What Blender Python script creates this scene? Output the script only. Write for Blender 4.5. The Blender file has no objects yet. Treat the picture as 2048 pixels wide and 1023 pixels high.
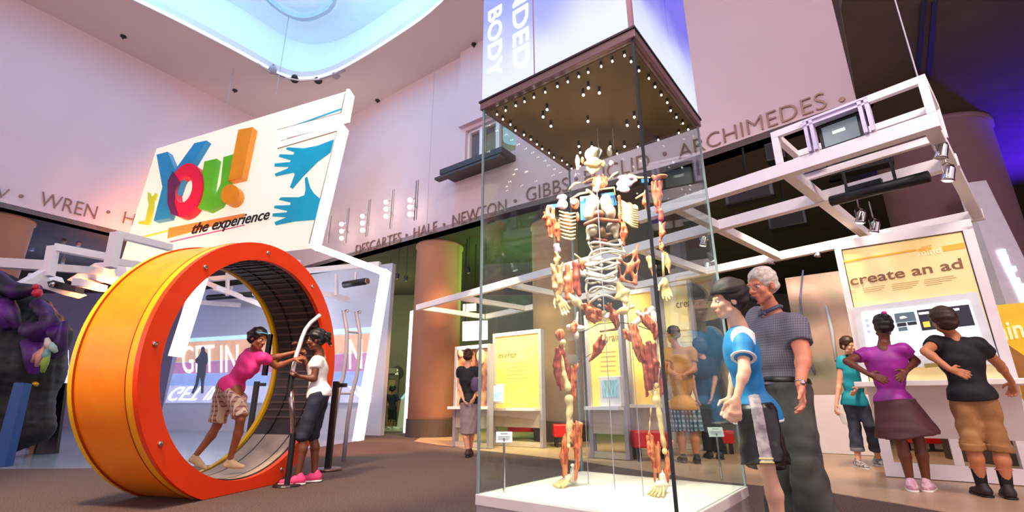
import bpy, math, random
import numpy as np
from mathutils import Vector, Matrix, noise as mnoise
random.seed(4); RNG = np.random.RandomState(7)
S = bpy.context.scene; COL = S.collection
PI = math.pi

# ------------------------------------------------------------------ camera (16 mm-class lens tilted up)
FPX = 960.0; PITCH = 0.2959; ROLL = 0.0036; EYE = 0.8
cP, sP, cR, sR = math.cos(PITCH), math.sin(PITCH), math.cos(ROLL), math.sin(ROLL)
cam_d = bpy.data.cameras.new('camera'); cam = bpy.data.objects.new('camera', cam_d); COL.objects.link(cam)
cam_d.sensor_width = 36.0; cam_d.lens = 36.0 * FPX / 2048.0; cam_d.clip_start = 0.05; cam_d.clip_end = 200
fw = Vector((0, cP, sP)); up0 = Vector((0, -sP, cP)); rt0 = Vector((1, 0, 0))
rt = rt0 * cR - up0 * sR; up = rt0 * sR + up0 * cR
cam.matrix_world = Matrix(((rt.x, up.x, -fw.x, 0), (rt.y, up.y, -fw.y, 0), (rt.z, up.z, -fw.z, EYE), (0, 0, 0, 1)))
S.camera = cam

# ------------------------------------------------------------------ world, exposure, large lights
wd = bpy.data.worlds.new('hall_air'); S.world = wd; wd.use_nodes = True
bg = wd.node_tree.nodes['Background']; bg.inputs[0].default_value = (1.0, 0.79, 0.88, 1); bg.inputs[1].default_value = 1.1
S.view_settings.view_transform = 'Standard'; S.view_settings.look = 'None'; S.view_settings.gamma = 1.0
S.view_settings.exposure = 0.28; S.view_settings.use_curve_mapping = False

def lamp(kind, loc, target, energy, color, size=1.0, spot=60, blend=0.5, name='lamp'):
    d = bpy.data.lights.new(name, kind); d.energy = energy; d.color = color
    if kind == 'AREA': d.shape = 'SQUARE'; d.size = size
    elif kind == 'SPOT': d.spot_size = math.radians(spot); d.spot_blend = blend; d.shadow_soft_size = size
    else: d.shadow_soft_size = size
    o = bpy.data.objects.new(name, d); COL.objects.link(o); o.location = loc
    if target is not None:
        o.rotation_euler = (Vector(target) - Vector(loc)).to_track_quat('-Z', 'Y').to_euler()
    return o
# cove light inside the skylight dome, washing it blue
lamp('POINT', (-5.2, 8.6, 10.9), None, 200, (0.30, 0.74, 1.0), 0.8, name='cove_lamp')
lamp('POINT', (-8.2, 8.2, 10.9), None, 130, (0.05, 0.50, 1.0), 0.5, name='cove_lamp')
lamp('POINT', (-2.6, 8.2, 10.9), None, 130, (0.05, 0.50, 1.0), 0.5, name='cove_lamp')
# unseen fill lights added over the camera's side of the floor
lamp('AREA', (-1.5, 0.5, 8.5), (-1.5, 4.5, 0), 330, (1.0, 0.88, 0.86), 3.0, name='hall_fill')
lamp('AREA', (4.0, 1.0, 4.6), (4.3, 5.2, 0.8), 130, (1.0, 0.82, 0.72), 1.2, name='hall_fill')
lamp('SPOT', (-3.2, 1.4, 6.2), (-3.0, 5.0, 1.6), 2000, (1.0, 0.80, 0.50), 0.3, 46, name='wheel_spot')
lamp('SPOT', (0.2, 2.4, 6.0), (-1.9, 5.4, 1.0), 300, (1.0, 0.86, 0.75), 0.3, 40, name='wheel_spot')
# coloured washes
lamp('SPOT', (-7.5, 8.5, 2.0), (-9.8, 12.4, 5.6), 3200, (1.0, 0.33, 0.10), 0.4, 50, 1.0, name='orange_wash')
lamp('POINT', (0.2, 13.2, 3.4), None, 160, (0.20, 1.0, 0.10), 0.3, name='green_wash')
lamp('POINT', (-3.6, 16.4, 3.0), None, 70, (0.45, 1.0, 0.30), 0.4, name='green_wash')
lamp('SPOT', (10.0, 8.0, 2.8), (9.3, 7.2, 5.0), 2300, (0.07, 0.01, 1.0), 0.1, 100, 1.0, name='blue_wash')
lamp('POINT', (-12.8, 13.5, 3.6), None, 130, (0.35, 0.50, 1.0), 0.4, name='blue_wash')
lamp('POINT', (-6.6, 13.0, 3.2), None, 60, (0.75, 0.85, 1.0), 0.5, name='booth_lamp')
lamp('SPOT', (-1.2, 10.0, 4.6), (-1.9, 12.6, 1.4), 900, (1.0, 0.50, 0.20), 0.2, 60, name='column_spot')
lamp('SPOT', (1.2, 7.2, 3.0), (1.4, 9.4, 1.0), 700, (1.0, 0.78, 0.42), 0.2, 95, name='exhibit_spot')
lamp('SPOT', (-0.6, 8.4, 3.2), (0.2, 10.4, 1.0), 620, (1.0, 0.74, 0.38), 0.2, 90, name='exhibit_spot')
lamp('SPOT', (3.9, 5.6, 3.6), (4.4, 8.0, 0.6), 380, (1.0, 0.76, 0.52), 0.2, 95, name='exhibit_spot')
lamp('POINT', (-4.9, 16.6, 3.4), None, 90, (1.0, 0.82, 0.55), 0.2, name='lobby_fill')  # unseen light added to brighten the dark elevator corner
lamp('SPOT', (-3.0, 8.8, 3.6), (-3.0, 9.9, 0.0), 600, (1.0, 0.22, 0.12), 0.15, 62, name='red_floor_spot')

# ------------------------------------------------------------------ pixel <-> place helpers
def ray(px, py):
    a = (px - 1024) / FPX; b = (511.5 - py) / FPX
    x = cR * a + sR * b; y = -sR * a + cR * b
    return np.array([x, cP - y * sP, sP + y * cP])
O0 = np.array([0, 0, EYE])
def P(px, py, Y): r = ray(px, py); return r * (Y / r[1]) + O0
def G(px, py, z=0.0): r = ray(px, py); return r * ((z - EYE) / r[2]) + O0
def W(px, py, p, d, off=0.0):
    """point of the vertical plane through p along d (moved off metres towards the viewer) seen at a pixel"""
    r = ray(px, py); n = np.array([-d[1], d[0], 0.0]); n /= np.linalg.norm(n)
    p = np.array([p[0], p[1], 0.0])
    if n @ p > 0: n = -n
    p = p + n * off
    return O0 + r * (n @ (p - O0) / (n @ r))
def nrm(v): v = np.asarray(v, float); return v / (np.linalg.norm(v) + 1e-12)

# ------------------------------------------------------------------ materials
def lin(c):
    if isinstance(c, str): c = tuple(int(c[i:i + 2], 16) / 255 for i in (0, 2, 4))
    return tuple((x / 12.92 if x <= 0.04045 else ((x + 0.055) / 1.055) ** 2.4) for x in c)
MATS = {}
def mat(name, color, rough=0.5, metal=0.0, emit=0.0, var=0.08, scale=6.0, bump=0.0, ecol=None, color2=None, stretch=None, coat=0.0):
    if name in MATS: return MATS[name]
    m = bpy.data.materials.new(name); m.use_nodes = True; nt = m.node_tree; b = nt.nodes['Principled BSDF']
    c = lin(color); c2 = lin(color2) if color2 else tuple(x * (1 - var) for x in c)
    tc = nt.nodes.new('ShaderNodeTexCoord'); n = nt.nodes.new('ShaderNodeTexNoise'); n.inputs['Scale'].default_value = scale; n.inputs['Detail'].default_value = 4
    src = tc.outputs['Object']
    if stretch:
        mp = nt.nodes.new('ShaderNodeMapping'); mp.inputs['Scale'].default_value = stretch; nt.links.new(src, mp.inputs[0]); src = mp.outputs[0]
    nt.links.new(src, n.inputs['Vector'])
    r = nt.nodes.new('ShaderNodeValToRGB'); r.color_ramp.elements[0].position = 0.38; r.color_ramp.elements[1].position = 0.62
    r.color_ramp.elements[0].color = (*c2, 1); r.color_ramp.elements[1].color = (*c, 1)
    nt.links.new(n.outputs['Fac'], r.inputs[0]); nt.links.new(r.outputs[0], b.inputs['Base Color'])
    b.inputs['Roughness'].default_value = rough; b.inputs['Metallic'].default_value = metal
    b.inputs['Coat Weight'].default_value = coat
    if emit:
        b.inputs['Emission Color'].default_value = (*lin(ecol or color), 1); b.inputs['Emission Strength'].default_value = emit
        if not ecol: nt.links.new(r.outputs[0], b.inputs['Emission Color'])
    if bump:
        bp = nt.nodes.new('ShaderNodeBump'); bp.inputs['Strength'].default_value = bump; bp.inputs['Distance'].default_value = 0.02
        nt.links.new(n.outputs['Fac'], bp.inputs['Height']); nt.links.new(bp.outputs[0], b.inputs['Normal'])
    MATS[name] = m; return m
def plaid(name, c1, c2, s=60.0, w=0.82, c3=None):
    m = bpy.data.materials.new(name); m.use_nodes = True; nt = m.node_tree; b = nt.nodes['Principled BSDF']; b.inputs['Roughness'].default_value = 0.8
    tc = nt.nodes.new('ShaderNodeTexCoord'); sp = nt.nodes.new('ShaderNodeSeparateXYZ'); nt.links.new(tc.outputs['Object'], sp.inputs[0])
    def line(a, k):
        mu = nt.nodes.new('ShaderNodeMath'); mu.operation = 'MULTIPLY'; mu.inputs[1].default_value = k; nt.links.new(a, mu.inputs[0])
        fr = nt.nodes.new('ShaderNodeMath'); fr.operation = 'FRACT'; nt.links.new(mu.outputs[0], fr.inputs[0])
        g = nt.nodes.new('ShaderNodeMath'); g.operation = 'GREATER_THAN'; g.inputs[1].default_value = w; nt.links.new(fr.outputs[0], g.inputs[0]); return g.outputs[0]
    ad = nt.nodes.new('ShaderNodeMath'); ad.operation = 'SUBTRACT'; nt.links.new(sp.outputs[0], ad.inputs[0]); nt.links.new(sp.outputs[1], ad.inputs[1])
    mx = nt.nodes.new('ShaderNodeMix'); mx.data_type = 'RGBA'; mx.inputs[6].default_value = (*lin(c1), 1); mx.inputs[7].default_value = (*lin(c2), 1)
    nt.links.new(line(sp.outputs[2], s), mx.inputs[0])
    mx2 = nt.nodes.new('ShaderNodeMix'); mx2.data_type = 'RGBA'; mx2.inputs[7].default_value = (*lin(c3 or c2), 1)
    nt.links.new(mx.outputs[2], mx2.inputs[6]); nt.links.new(line(ad.outputs[0], s), mx2.inputs[0]); nt.links.new(mx2.outputs[2], b.inputs['Base Color'])
    return m
def glass(name, tint=(0.93, 0.98, 0.97), ior=1.5):
    m = bpy.data.materials.new(name); m.use_nodes = True; nt = m.node_tree
    nt.nodes.remove(nt.nodes['Principled BSDF']); out = nt.nodes['Material Output']
    t = nt.nodes.new('ShaderNodeBsdfTransparent'); t.inputs[0].default_value = (*tint, 1)
    g = nt.nodes.new('ShaderNodeBsdfGlossy'); g.inputs['Roughness'].default_value = 0.0
    mx = nt.nodes.new('ShaderNodeMixShader'); ge = nt.nodes.new('ShaderNodeNewGeometry')
    dt = nt.nodes.new('ShaderNodeVectorMath'); dt.operation = 'DOT_PRODUCT'; nt.links.new(ge.outputs['Normal'], dt.inputs[0]); nt.links.new(ge.outputs['Incoming'], dt.inputs[1])
    def mth(op, a, b=None):
        q = nt.nodes.new('ShaderNodeMath'); q.operation = op; nt.links.new(a, q.inputs[0])
        if b is not None: q.inputs[1].default_value = b
        return q
    q1 = mth('ABSOLUTE', dt.outputs['Value']); q2 = mth('SUBTRACT', q1.outputs[0]); nt.links.new(q1.outputs[0], q2.inputs[1]); q2.inputs[0].default_value = 1.0
    nt.links.remove(q2.inputs[0].links[0]); q3 = mth('POWER', q2.outputs[0], 5.0); q4 = mth('MULTIPLY', q3.outputs[0], .5); f = mth('ADD', q4.outputs[0], .03)
    nt.links.new(f.outputs[0], mx.inputs[0]); nt.links.new(t.outputs[0], mx.inputs[1]); nt.links.new(g.outputs[0], mx.inputs[2]); nt.links.new(mx.outputs[0], out.inputs[0])
    return m

# ------------------------------------------------------------------ objects
def tag(o, label=None, cat=None, group=None, kind=None):
    if label: o['label'] = label
    if cat: o['category'] = cat
    if group: o['group'] = group
    if kind: o['kind'] = kind
    return o
def thing(name, label, cat, loc=(0, 0, 0), group=None):
    o = bpy.data.objects.new(name, None); COL.objects.link(o); o.empty_display_size = 0.1
    o.location = tuple(float(x) for x in loc); return tag(o, label, cat, group)
def origin_of(o):
    v = np.zeros(3)
    while o is not None: v += np.array(o.location); o = o.parent
    return v
def link(name, V, Fc, m, parent=None, smooth=False, loc=None):
    me = bpy.data.meshes.new(name); base = origin_of(parent) if parent is not None else np.zeros(3)
    own = np.asarray(loc, float) if loc is not None else base
    V = np.asarray(V, float) - own
    me.from_pydata(V.tolist(), [], [tuple(int(i) for i in f) for f in Fc]); me.update()
    if smooth: me.polygons.foreach_set('use_smooth', [True] * len(me.polygons))
    if m: me.materials.append(m)
    o = bpy.data.objects.new(name, me); COL.objects.link(o); o.location = tuple(own - base); o.parent = parent
    return o
def dup(root, d, label=None, group=None):
    r = root.copy(); COL.objects.link(r); r.location = Vector(root.location) + Vector(tuple(float(x) for x in d))
    if label: r['label'] = label
    if group: r['group'] = group
    for ch in list(root.children):
        q = ch.copy(); COL.objects.link(q); q.parent = r
        for g in list(ch.children):
            k = g.copy(); COL.objects.link(k); k.parent = q
    return r

class FR:
    """a frame: origin o, a along u, b along n (away), z up"""
    def __init__(s, o, u, n=None, w=(0, 0, 1)):
        s.o = np.array([o[0], o[1], o[2] if len(o) > 2 else 0.0]); s.u = nrm([u[0], u[1], u[2] if len(u) > 2 else 0.0]); s.w = nrm(w)
        s.n = nrm([n[0], n[1], n[2] if len(n) > 2 else 0.0]) if n is not None else nrm(np.cross(s.w, s.u))
    def p(s, a, b, z): return s.o + s.u * a + s.n * b + s.w * z
WORLD = FR((0, 0, 0), (1, 0, 0))
class MB:
    def __init__(s): s.V = []; s.F = []
    def add(s, V, F):
        k = len(s.V); s.V += [np.asarray(v, float) for v in V]; s.F += [tuple(i + k for i in f) for f in F]; return s
    def box(s, a0, a1, b0, b1, z0, z1, fr=WORLD):
        V = [fr.p(a, b, z) for a in (a0, a1) for b in (b0, b1) for z in (z0, z1)]
        return s.add(V, [(0, 1, 3, 2), (4, 6, 7, 5), (0, 4, 5, 1), (2, 3, 7, 6), (0, 2, 6, 4), (1, 5, 7, 3)])
    def beam(s, p, q, w, h, upv=(0, 0, 1)):
        p = np.asarray(p, float); q = np.asarray(q, float); d = nrm(q - p); sd = np.cross(d, upv)
        sd = nrm(sd) if np.linalg.norm(sd) > 1e-6 else np.array([1., 0, 0]); u = np.cross(sd, d)
        V = [c + sd * x * w / 2 + u * y * h / 2 for c in (p, q) for x, y in ((-1, -1), (1, -1), (1, 1), (-1, 1))]
        return s.add(V, [(3, 2, 1, 0), (4, 5, 6, 7), (0, 1, 5, 4), (1, 2, 6, 5), (2, 3, 7, 6), (3, 0, 4, 7)])
    def tube(s, pts, r, n=10, closed=False):
        pts = [np.asarray(p, float) for p in pts]; m = len(pts); rs = r if hasattr(r, '__len__') else [r] * m
        V = []; prev = None
        for i, p in enumerate(pts):
            a = pts[(i - 1) % m] if (closed or i > 0) else p; b = pts[(i + 1) % m] if (closed or i < m - 1) else p
            t = nrm(b - a); ref = prev if prev is not None else (np.array([0, 0, 1.]) if abs(t[2]) < .9 else np.array([1., 0, 0]))
            x = nrm(np.cross(t, ref)); y = np.cross(x, t); prev = y
            V += [p + (x * math.cos(k * 2 * PI / n) + y * math.sin(k * 2 * PI / n)) * rs[i] for k in range(n)]
        F = []
        for i in range(m if closed else m - 1):
            j = (i + 1) % m
            for k in range(n): l = (k + 1) % n; F.append((i * n + k, i * n + l, j * n + l, j * n + k))
        if not closed: F += [tuple(range(n))[::-1], tuple(range((m - 1) * n, m * n))]
        return s.add(V, F)
    def lathe(s, o, axis, prof, n=24):
        o = np.asarray(o, float); ax = nrm(axis); ref = np.array([0, 0, 1.]) if abs(ax[2]) < .9 else np.array([1., 0, 0])
        x = nrm(np.cross(ax, ref)); y = np.cross(ax, x); V = []; F = []
        for h, r in prof: V += [o + ax * h + (x * math.cos(k * 2 * PI / n) + y * math.sin(k * 2 * PI / n)) * max(r, 1e-4) for k in range(n)]
        for i in range(len(prof) - 1):
            for k in range(n): l = (k + 1) % n; F.append((i * n + k, i * n + l, (i + 1) * n + l, (i + 1) * n + k))
        F += [tuple(range(n))[::-1], tuple(range((len(prof) - 1) * n, len(prof) * n))]
        return s.add(V, F)
    def prism(s, pts, d):
        """3-D polygon pts extruded by the vector d"""
        pts = [np.asarray(p, float) for p in pts]; n = len(pts); d = np.asarray(d, float)
        F = [tuple(range(n))[::-1], tuple(range(n, 2 * n))] + [(i, (i + 1) % n, (i + 1) % n + n, i + n) for i in range(n)]
        return s.add(pts + [p + d for p in pts], F)
    def ring(s, outer, inner, d):
        n = len(outer); d = np.asarray(d, float); V = list(outer) + list(inner) + [p + d for p in outer] + [p + d for p in inner]; F = []
        for i in range(n):
            j = (i + 1) % n
            F += [(i, j, n + j, n + i), (2 * n + i, 3 * n + i, 3 * n + j, 2 * n + j), (i, 2 * n + i, 2 * n + j, j), (n + i, n + j, 3 * n + j, 3 * n + i)]
        return s.add(V, F)
    def ball(s, c, r, n=12):
        r = r if hasattr(r, '__len__') else (r, r, r); c = np.asarray(c, float); V = []; F = []
        m = n // 2 + 1
        for i in range(m):
            th = PI * i / (m - 1)
            for k in range(n): ph = 2 * PI * k / n; V.append(c + np.array([r[0] * math.sin(th) * math.cos(ph), r[1] * math.sin(th) * math.sin(ph), r[2] * math.cos(th)]))
        for i in range(m - 1):
            for k in range(n): l = (k + 1) % n; F.append((i * n + k, (i + 1) * n + k, (i + 1) * n + l, i * n + l))
        return s.add(V, F)
    def out(s, name, m, parent=None, smooth=False, bevel=0.0, loc=None):
        o = link(name, s.V, s.F, m, parent, smooth, loc)
        if bevel:
            md = o.modifiers.new('bevel', 'BEVEL'); md.width = bevel; md.segments = 2; md.limit_method = 'ANGLE'
        return o

_tc = {}
def glyphs(txt, bold=0.0):
    key = (txt, bold)
    if key in _tc: return _tc[key]
    cu = bpy.data.curves.new('lettering', 'FONT'); cu.body = txt; cu.extrude = 0.06; cu.offset = bold; cu.resolution_u = 4
    o = bpy.data.objects.new('lettering', cu); COL.objects.link(o); dg = bpy.context.evaluated_depsgraph_get(); dg.update()
    me = bpy.data.meshes.new_from_object(o.evaluated_get(dg)); V = np.array([v.co[:] for v in me.vertices]); F = [tuple(p.vertices) for p in me.polygons]
    bpy.data.objects.remove(o); bpy.data.meshes.remove(me); bpy.data.curves.remove(cu)
    x0, x1 = V[:, 0].min(), V[:, 0].max(); V[:, 0] = (V[:, 0] - x0) / (x1 - x0)
    V[:, 1] /= 0.72 if txt.upper() == txt else 0.53
    V[:, 2] = (V[:, 2] - V[:, 2].min()) / (V[:, 2].max() - V[:, 2].min() + 1e-9)
    _tc[key] = (V, F); return _tc[key]
def text(txt, o, u, v, depth, name, m, parent=None, shear=0.0, bold=0.0):
    """letters whose baseline starts at o and runs along the vector u (full width); v = cap (or x-) height vector; depth = extrusion vector"""
    V, F = glyphs(txt, bold); o, u, v, depth = (np.asarray(q, float) for q in (o, u, v, depth))
    Q = o + V[:, :1] * u + V[:, 1:2] * v + (V[:, 1:2] * shear) * nrm(u) * np.linalg.norm(v) + V[:, 2:3] * depth
    return link(name, Q, F, m, parent)

# ------------------------------------------------------------------ smooth solids (signed distance -> surface nets)
def C(a, b, ra, rb=None): return ('c', np.asarray(a, float), np.asarray(b, float), ra, ra if rb is None else rb)
def K(a, b, ra, rb=None): return ('k', np.asarray(a, float), np.asarray(b, float), ra, ra if rb is None else rb)
def E(c, r, R=None): return ('e', np.asarray(c, float), np.asarray(r if hasattr(r, '__len__') else (r, r, r), float), np.eye(3) if R is None else np.asarray(R, float), 0)
def NEG(p): return ('-', p)
def grow(p, e):
    if p[0] == '-': return p
    if p[0] == 'e': return (p[0], p[1], p[2] + e, p[3], p[4])
    return (p[0], p[1], p[2], p[3] + e, p[4] + e)
def _d(p, X):
    if p[0] == 'e':
        q = (X - p[1]) @ p[3].T; k0 = np.linalg.norm(q / p[2], axis=-1); k1 = np.linalg.norm(q / p[2] ** 2, axis=-1) + 1e-9
        return k0 * (k0 - 1) / k1
    a, b = p[1], p[2]; ab = b - a; L2 = ab @ ab + 1e-12; t = ((X - a) @ ab) / L2; tc = np.clip(t, 0, 1)
    if p[0] == 'c': return np.linalg.norm(X - a - tc[..., None] * ab, axis=-1) - (p[3] + (p[4] - p[3]) * tc)
    rad = np.linalg.norm(X - a - t[..., None] * ab, axis=-1) - (p[3] + (p[4] - p[3]) * tc); L = math.sqrt(L2)
    return np.maximum(rad, np.maximum(-t * L, (t - 1) * L))
def _bb(p):
    if p[0] == '-': p = p[1]
    if p[0] == 'e': r = np.max(p[2]); return p[1] - r, p[1] + r
    r = max(p[3], p[4]); return np.minimum(p[1], p[2]) - r, np.maximum(p[1], p[2]) + r
def sdf(prims, h=0.012, k=0.03, cuts=(), wr=0.0, wf=38.0):
    bbs = [_bb(p) for p in prims if p[0] != '-']; lo = np.min([b[0] for b in bbs], 0) - 3 * h; hi = np.max([b[1] for b in bbs], 0) + 3 * h
    n = np.ceil((hi - lo) / h).astype(int) + 1; ax = [lo[i] + np.arange(n[i]) * h for i in range(3)]; Fd = np.full(n, 1.0)
    for p in prims:
        b0, b1 = _bb(p); i0 = np.clip(((b0 - k - 3 * h - lo) / h).astype(int), 0, n - 1); i1 = np.clip(((b1 + k + 3 * h - lo) / h).astype(int) + 1, 1, n)
        if np.any(i1 <= i0): continue
        X = np.stack(np.meshgrid(*[ax[i][i0[i]:i1[i]] for i in range(3)], indexing='ij'), -1); sl = tuple(slice(i0[i], i1[i]) for i in range(3)); f = Fd[sl]
        if p[0] == '-':
            d = -_d(p[1], X); hh = np.clip(.5 - .5 * (f - d) / k, 0, 1); Fd[sl] = f * (1 - hh) + d * hh + k * hh * (1 - hh)
        else:
            d = _d(p, X); hh = np.clip(.5 + .5 * (f - d) / k, 0, 1); Fd[sl] = f * (1 - hh) + d * hh - k * hh * (1 - hh)
    if wr or cuts:
        X = np.stack(np.meshgrid(*ax, indexing='ij'), -1)
        if wr: Fd += wr * (np.sin(wf * X[..., 2] + 9 * np.sin(7 * X[..., 0] + 5 * X[..., 1])) + .7 * np.sin(wf * .6 * (X[..., 0] + X[..., 1]) + 6 * np.sin(11 * X[..., 2])))
        for pt, nn in cuts: Fd = np.maximum(Fd, (X - np.asarray(pt, float)) @ nrm(nn))
    I = Fd < 0
    cc = np.zeros(np.array(n) - 1, int)
    offs = [(a, b, c_) for a in (0, 1) for b in (0, 1) for c_ in (0, 1)]
    sub = lambda A, o_: A[o_[0]:A.shape[0] - 1 + o_[0], o_[1]:A.shape[1] - 1 + o_[1], o_[2]:A.shape[2] - 1 + o_[2]]
    for o_ in offs: cc += sub(I, o_)
    act = (cc > 0) & (cc < 8); ids = np.full(act.shape, -1); ids[act] = np.arange(act.sum()); cells = np.argwhere(act)
    acc = np.zeros((len(cells), 3)); cnt = np.zeros(len(cells))
    for o1 in offs:
        for axn in range(3):
            if o1[axn]: continue
            o2 = list(o1); o2[axn] = 1; f1 = Fd[tuple((cells + o1).T)]; f2 = Fd[tuple((cells + o2).T)]; mk = (f1 < 0) != (f2 < 0)
            t = np.where(mk, f1 / (f1 - f2 + 1e-15), 0); pt = np.array(o1, float) + 0 * acc; pt[:, axn] += t; acc += pt * mk[:, None]; cnt += mk
    V = lo + (cells + acc / cnt[:, None]) * h; Fc = []
    for axn in range(3):
        s1 = [slice(None)] * 3; s2 = [slice(None)] * 3; s1[axn] = slice(0, -1); s2[axn] = slice(1, None)
        a, b = I[tuple(s1)], I[tuple(s2)]; u, v = (axn + 1) % 3, (axn + 2) % 3
        for inv, mk in ((False, a & ~b), (True, ~a & b)):
            e = np.argwhere(mk)
            if not len(e): continue
            e = e[(e[:, u] > 0) & (e[:, v] > 0) & (e[:, u] < n[u] - 1) & (e[:, v] < n[v] - 1)]
            du = np.zeros(3, int); du[u] = 1; dv = np.zeros(3, int); dv[v] = 1
            q = [ids[tuple((e - x).T)] for x in (du * 0, du, du + dv, dv)]
            q = np.stack(q if not inv else q[::-1], 1); Fc += [tuple(r) for r in q.tolist()]
    return V, Fc
def solid(name, prims, m, parent=None, h=0.012, k=0.03, cuts=(), wr=0.0, wf=38.0):
    V, Fc = sdf(prims, h, k, cuts, wr, wf)
    if not len(V): return None
    return link(name, V, Fc, m, parent, True)
def join(parts):
    V = []; Fc = []
    for v, f in parts: k = len(V); V += list(v); Fc += [tuple(i + k for i in q) for q in f]
    return V, Fc

# ------------------------------------------------------------------ people
SKIN = {'fair': ('E9A98C', 'C97F66'), 'ruddy': ('E48E70', 'C46A58'), 'pale': ('EDBB9C', 'C97F66'), 'tan': ('C98258', 'A86440'), 'brown': ('9A5638', '77402A'), 'dark': ('6E3B28', '4E2A1E')}
def skin(k): return mat('skin_' + k, SKIN[k][0], 0.5, var=0.1, scale=14, color2=None)
def axes(fwd, upv):
    u = nrm(upv); f = nrm(np.asarray(fwd, float) - u * (np.asarray(fwd, float) @ u)); r = np.cross(f, u); return r, f, u
def head_prims(c, fwd, upv, s=1.0, child=False):
    r, f, u = axes(fwd, upv); R = np.array([r, f, u]); L = lambda x, y, z: c + s * (r * x + f * y + u * z)
    ps = [E(L(0, -.012, .035), np.array((.072, .092, .08)) * s, R), E(L(0, .025, -.03), np.array((.056, .066, .078)) * s, R),
          E(L(0, .055, -.092), np.array((.028, .026, .022)) * s, R), C(L(-.045, .02, -.07), L(0, .06, -.095), .022 * s), C(L(.045, .02, -.07), L(0, .06, -.095), .022 * s),
          C(L(0, .086, .012), L(0, .108, -.032), .008 * s, .014 * s), C(L(-.014, .095, -.036), L(.014, .095, -.036), .009 * s),
          C(L(-.036, .078, .016), L(.036, .078, .016), .012 * s), C(L(-.018, .086, -.062), L(.018, .086, -.062), .010 * s), C(L(-.014, .083, -.074), L(.014, .083, -.074), .009 * s),
          E(L(-.036, .06, -.03), .022 * s), E(L(.036, .06, -.03), .022 * s),
          NEG(E(L(-.032, .092, -.004), np.array((.014, .012, .009)) * s, R)), NEG(E(L(.032, .092, -.004), np.array((.014, .012, .009)) * s, R)),
          E(L(-.072, -.008, -.012), np.array((.010, .020, .030)) * s, R), E(L(.072, -.008, -.012), np.array((.010, .020, .030)) * s, R)]
    return ps, L, R
def hand_prims(w, d, pn, side=1, curl=0.5, s=1.0, spread=0.12):
    """wrist, finger direction, palm normal (towards the palm), thumb side (+1/-1)"""
    d = nrm(d); pn = nrm(pn - d * (np.asarray(pn) @ d)); sd = np.cross(d, pn) * side; w = np.asarray(w, float)
    ps = [C(w, w + d * .04 * s, .022 * s, .020 * s)]
    for i, (o, ln, kn) in enumerate(((.027, .066, .090), (.009, .074, .095), (-.009, .070, .092), (-.026, .056, .084))):
        k0 = w + d * kn * s + sd * o * s; ps.append(C(w + d * .02 * s + sd * o * .55 * s, k0, .0125 * s, .0105 * s))
        dd = nrm(d + sd * spread * (1.2 - i * .8)); a = curl * .55; p1 = k0 + (dd * math.cos(a) + pn * math.sin(a)) * ln * .45 * s
        a2 = curl * 1.5; p2 = p1 + (dd * math.cos(a2) + pn * math.sin(a2)) * ln * .32 * s; a3 = curl * 2.1; p3 = p2 + (dd * math.cos(a3) + pn * math.sin(a3)) * ln * .23 * s
        ps += [C(k0, p1, .0098 * s, .0088 * s), C(p1, p2, .0088 * s, .0080 * s), C(p2, p3, .0080 * s, .0068 * s)]
    t0 = w + d * .022 * s + sd * .022 * s; t1 = t0 + (d * .6 + sd * .7 + pn * .35) * .042 * s; t2 = t1 + (d * .85 + sd * .25 + pn * .35) * .040 * s
    return ps + [C(t0, t1, .015 * s, .011 * s), C(t1, t2, .0105 * s, .008 * s)]
def shoe(parent, ank, d, s, m, sole, h=.01):
    d = nrm([d[0], d[1], 0]); a = np.array([ank[0], ank[1], 0.0]); L = lambda y, z: a + d * y * s + np.array([0, 0, z * s])
    o = solid('shoe', [C(L(-.045, .05), L(.03, .055), .042 * s, .04 * s), C(L(.03, .045), L(.16, .032), .042 * s, .032 * s), C(L(-.03, .07), L(-.02, .10), .036 * s)],
              m, parent, h, .03, cuts=[(L(0, .018), (0, 0, -1))])
    solid('sole', [C(L(-.045, .02), L(.165, .02), .046 * s, .038 * s)], sole, o, h, .01, cuts=[(L(0, .024), (0, 0, 1)), ((0, 0, .002), (0, 0, -1))])
    return o
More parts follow.
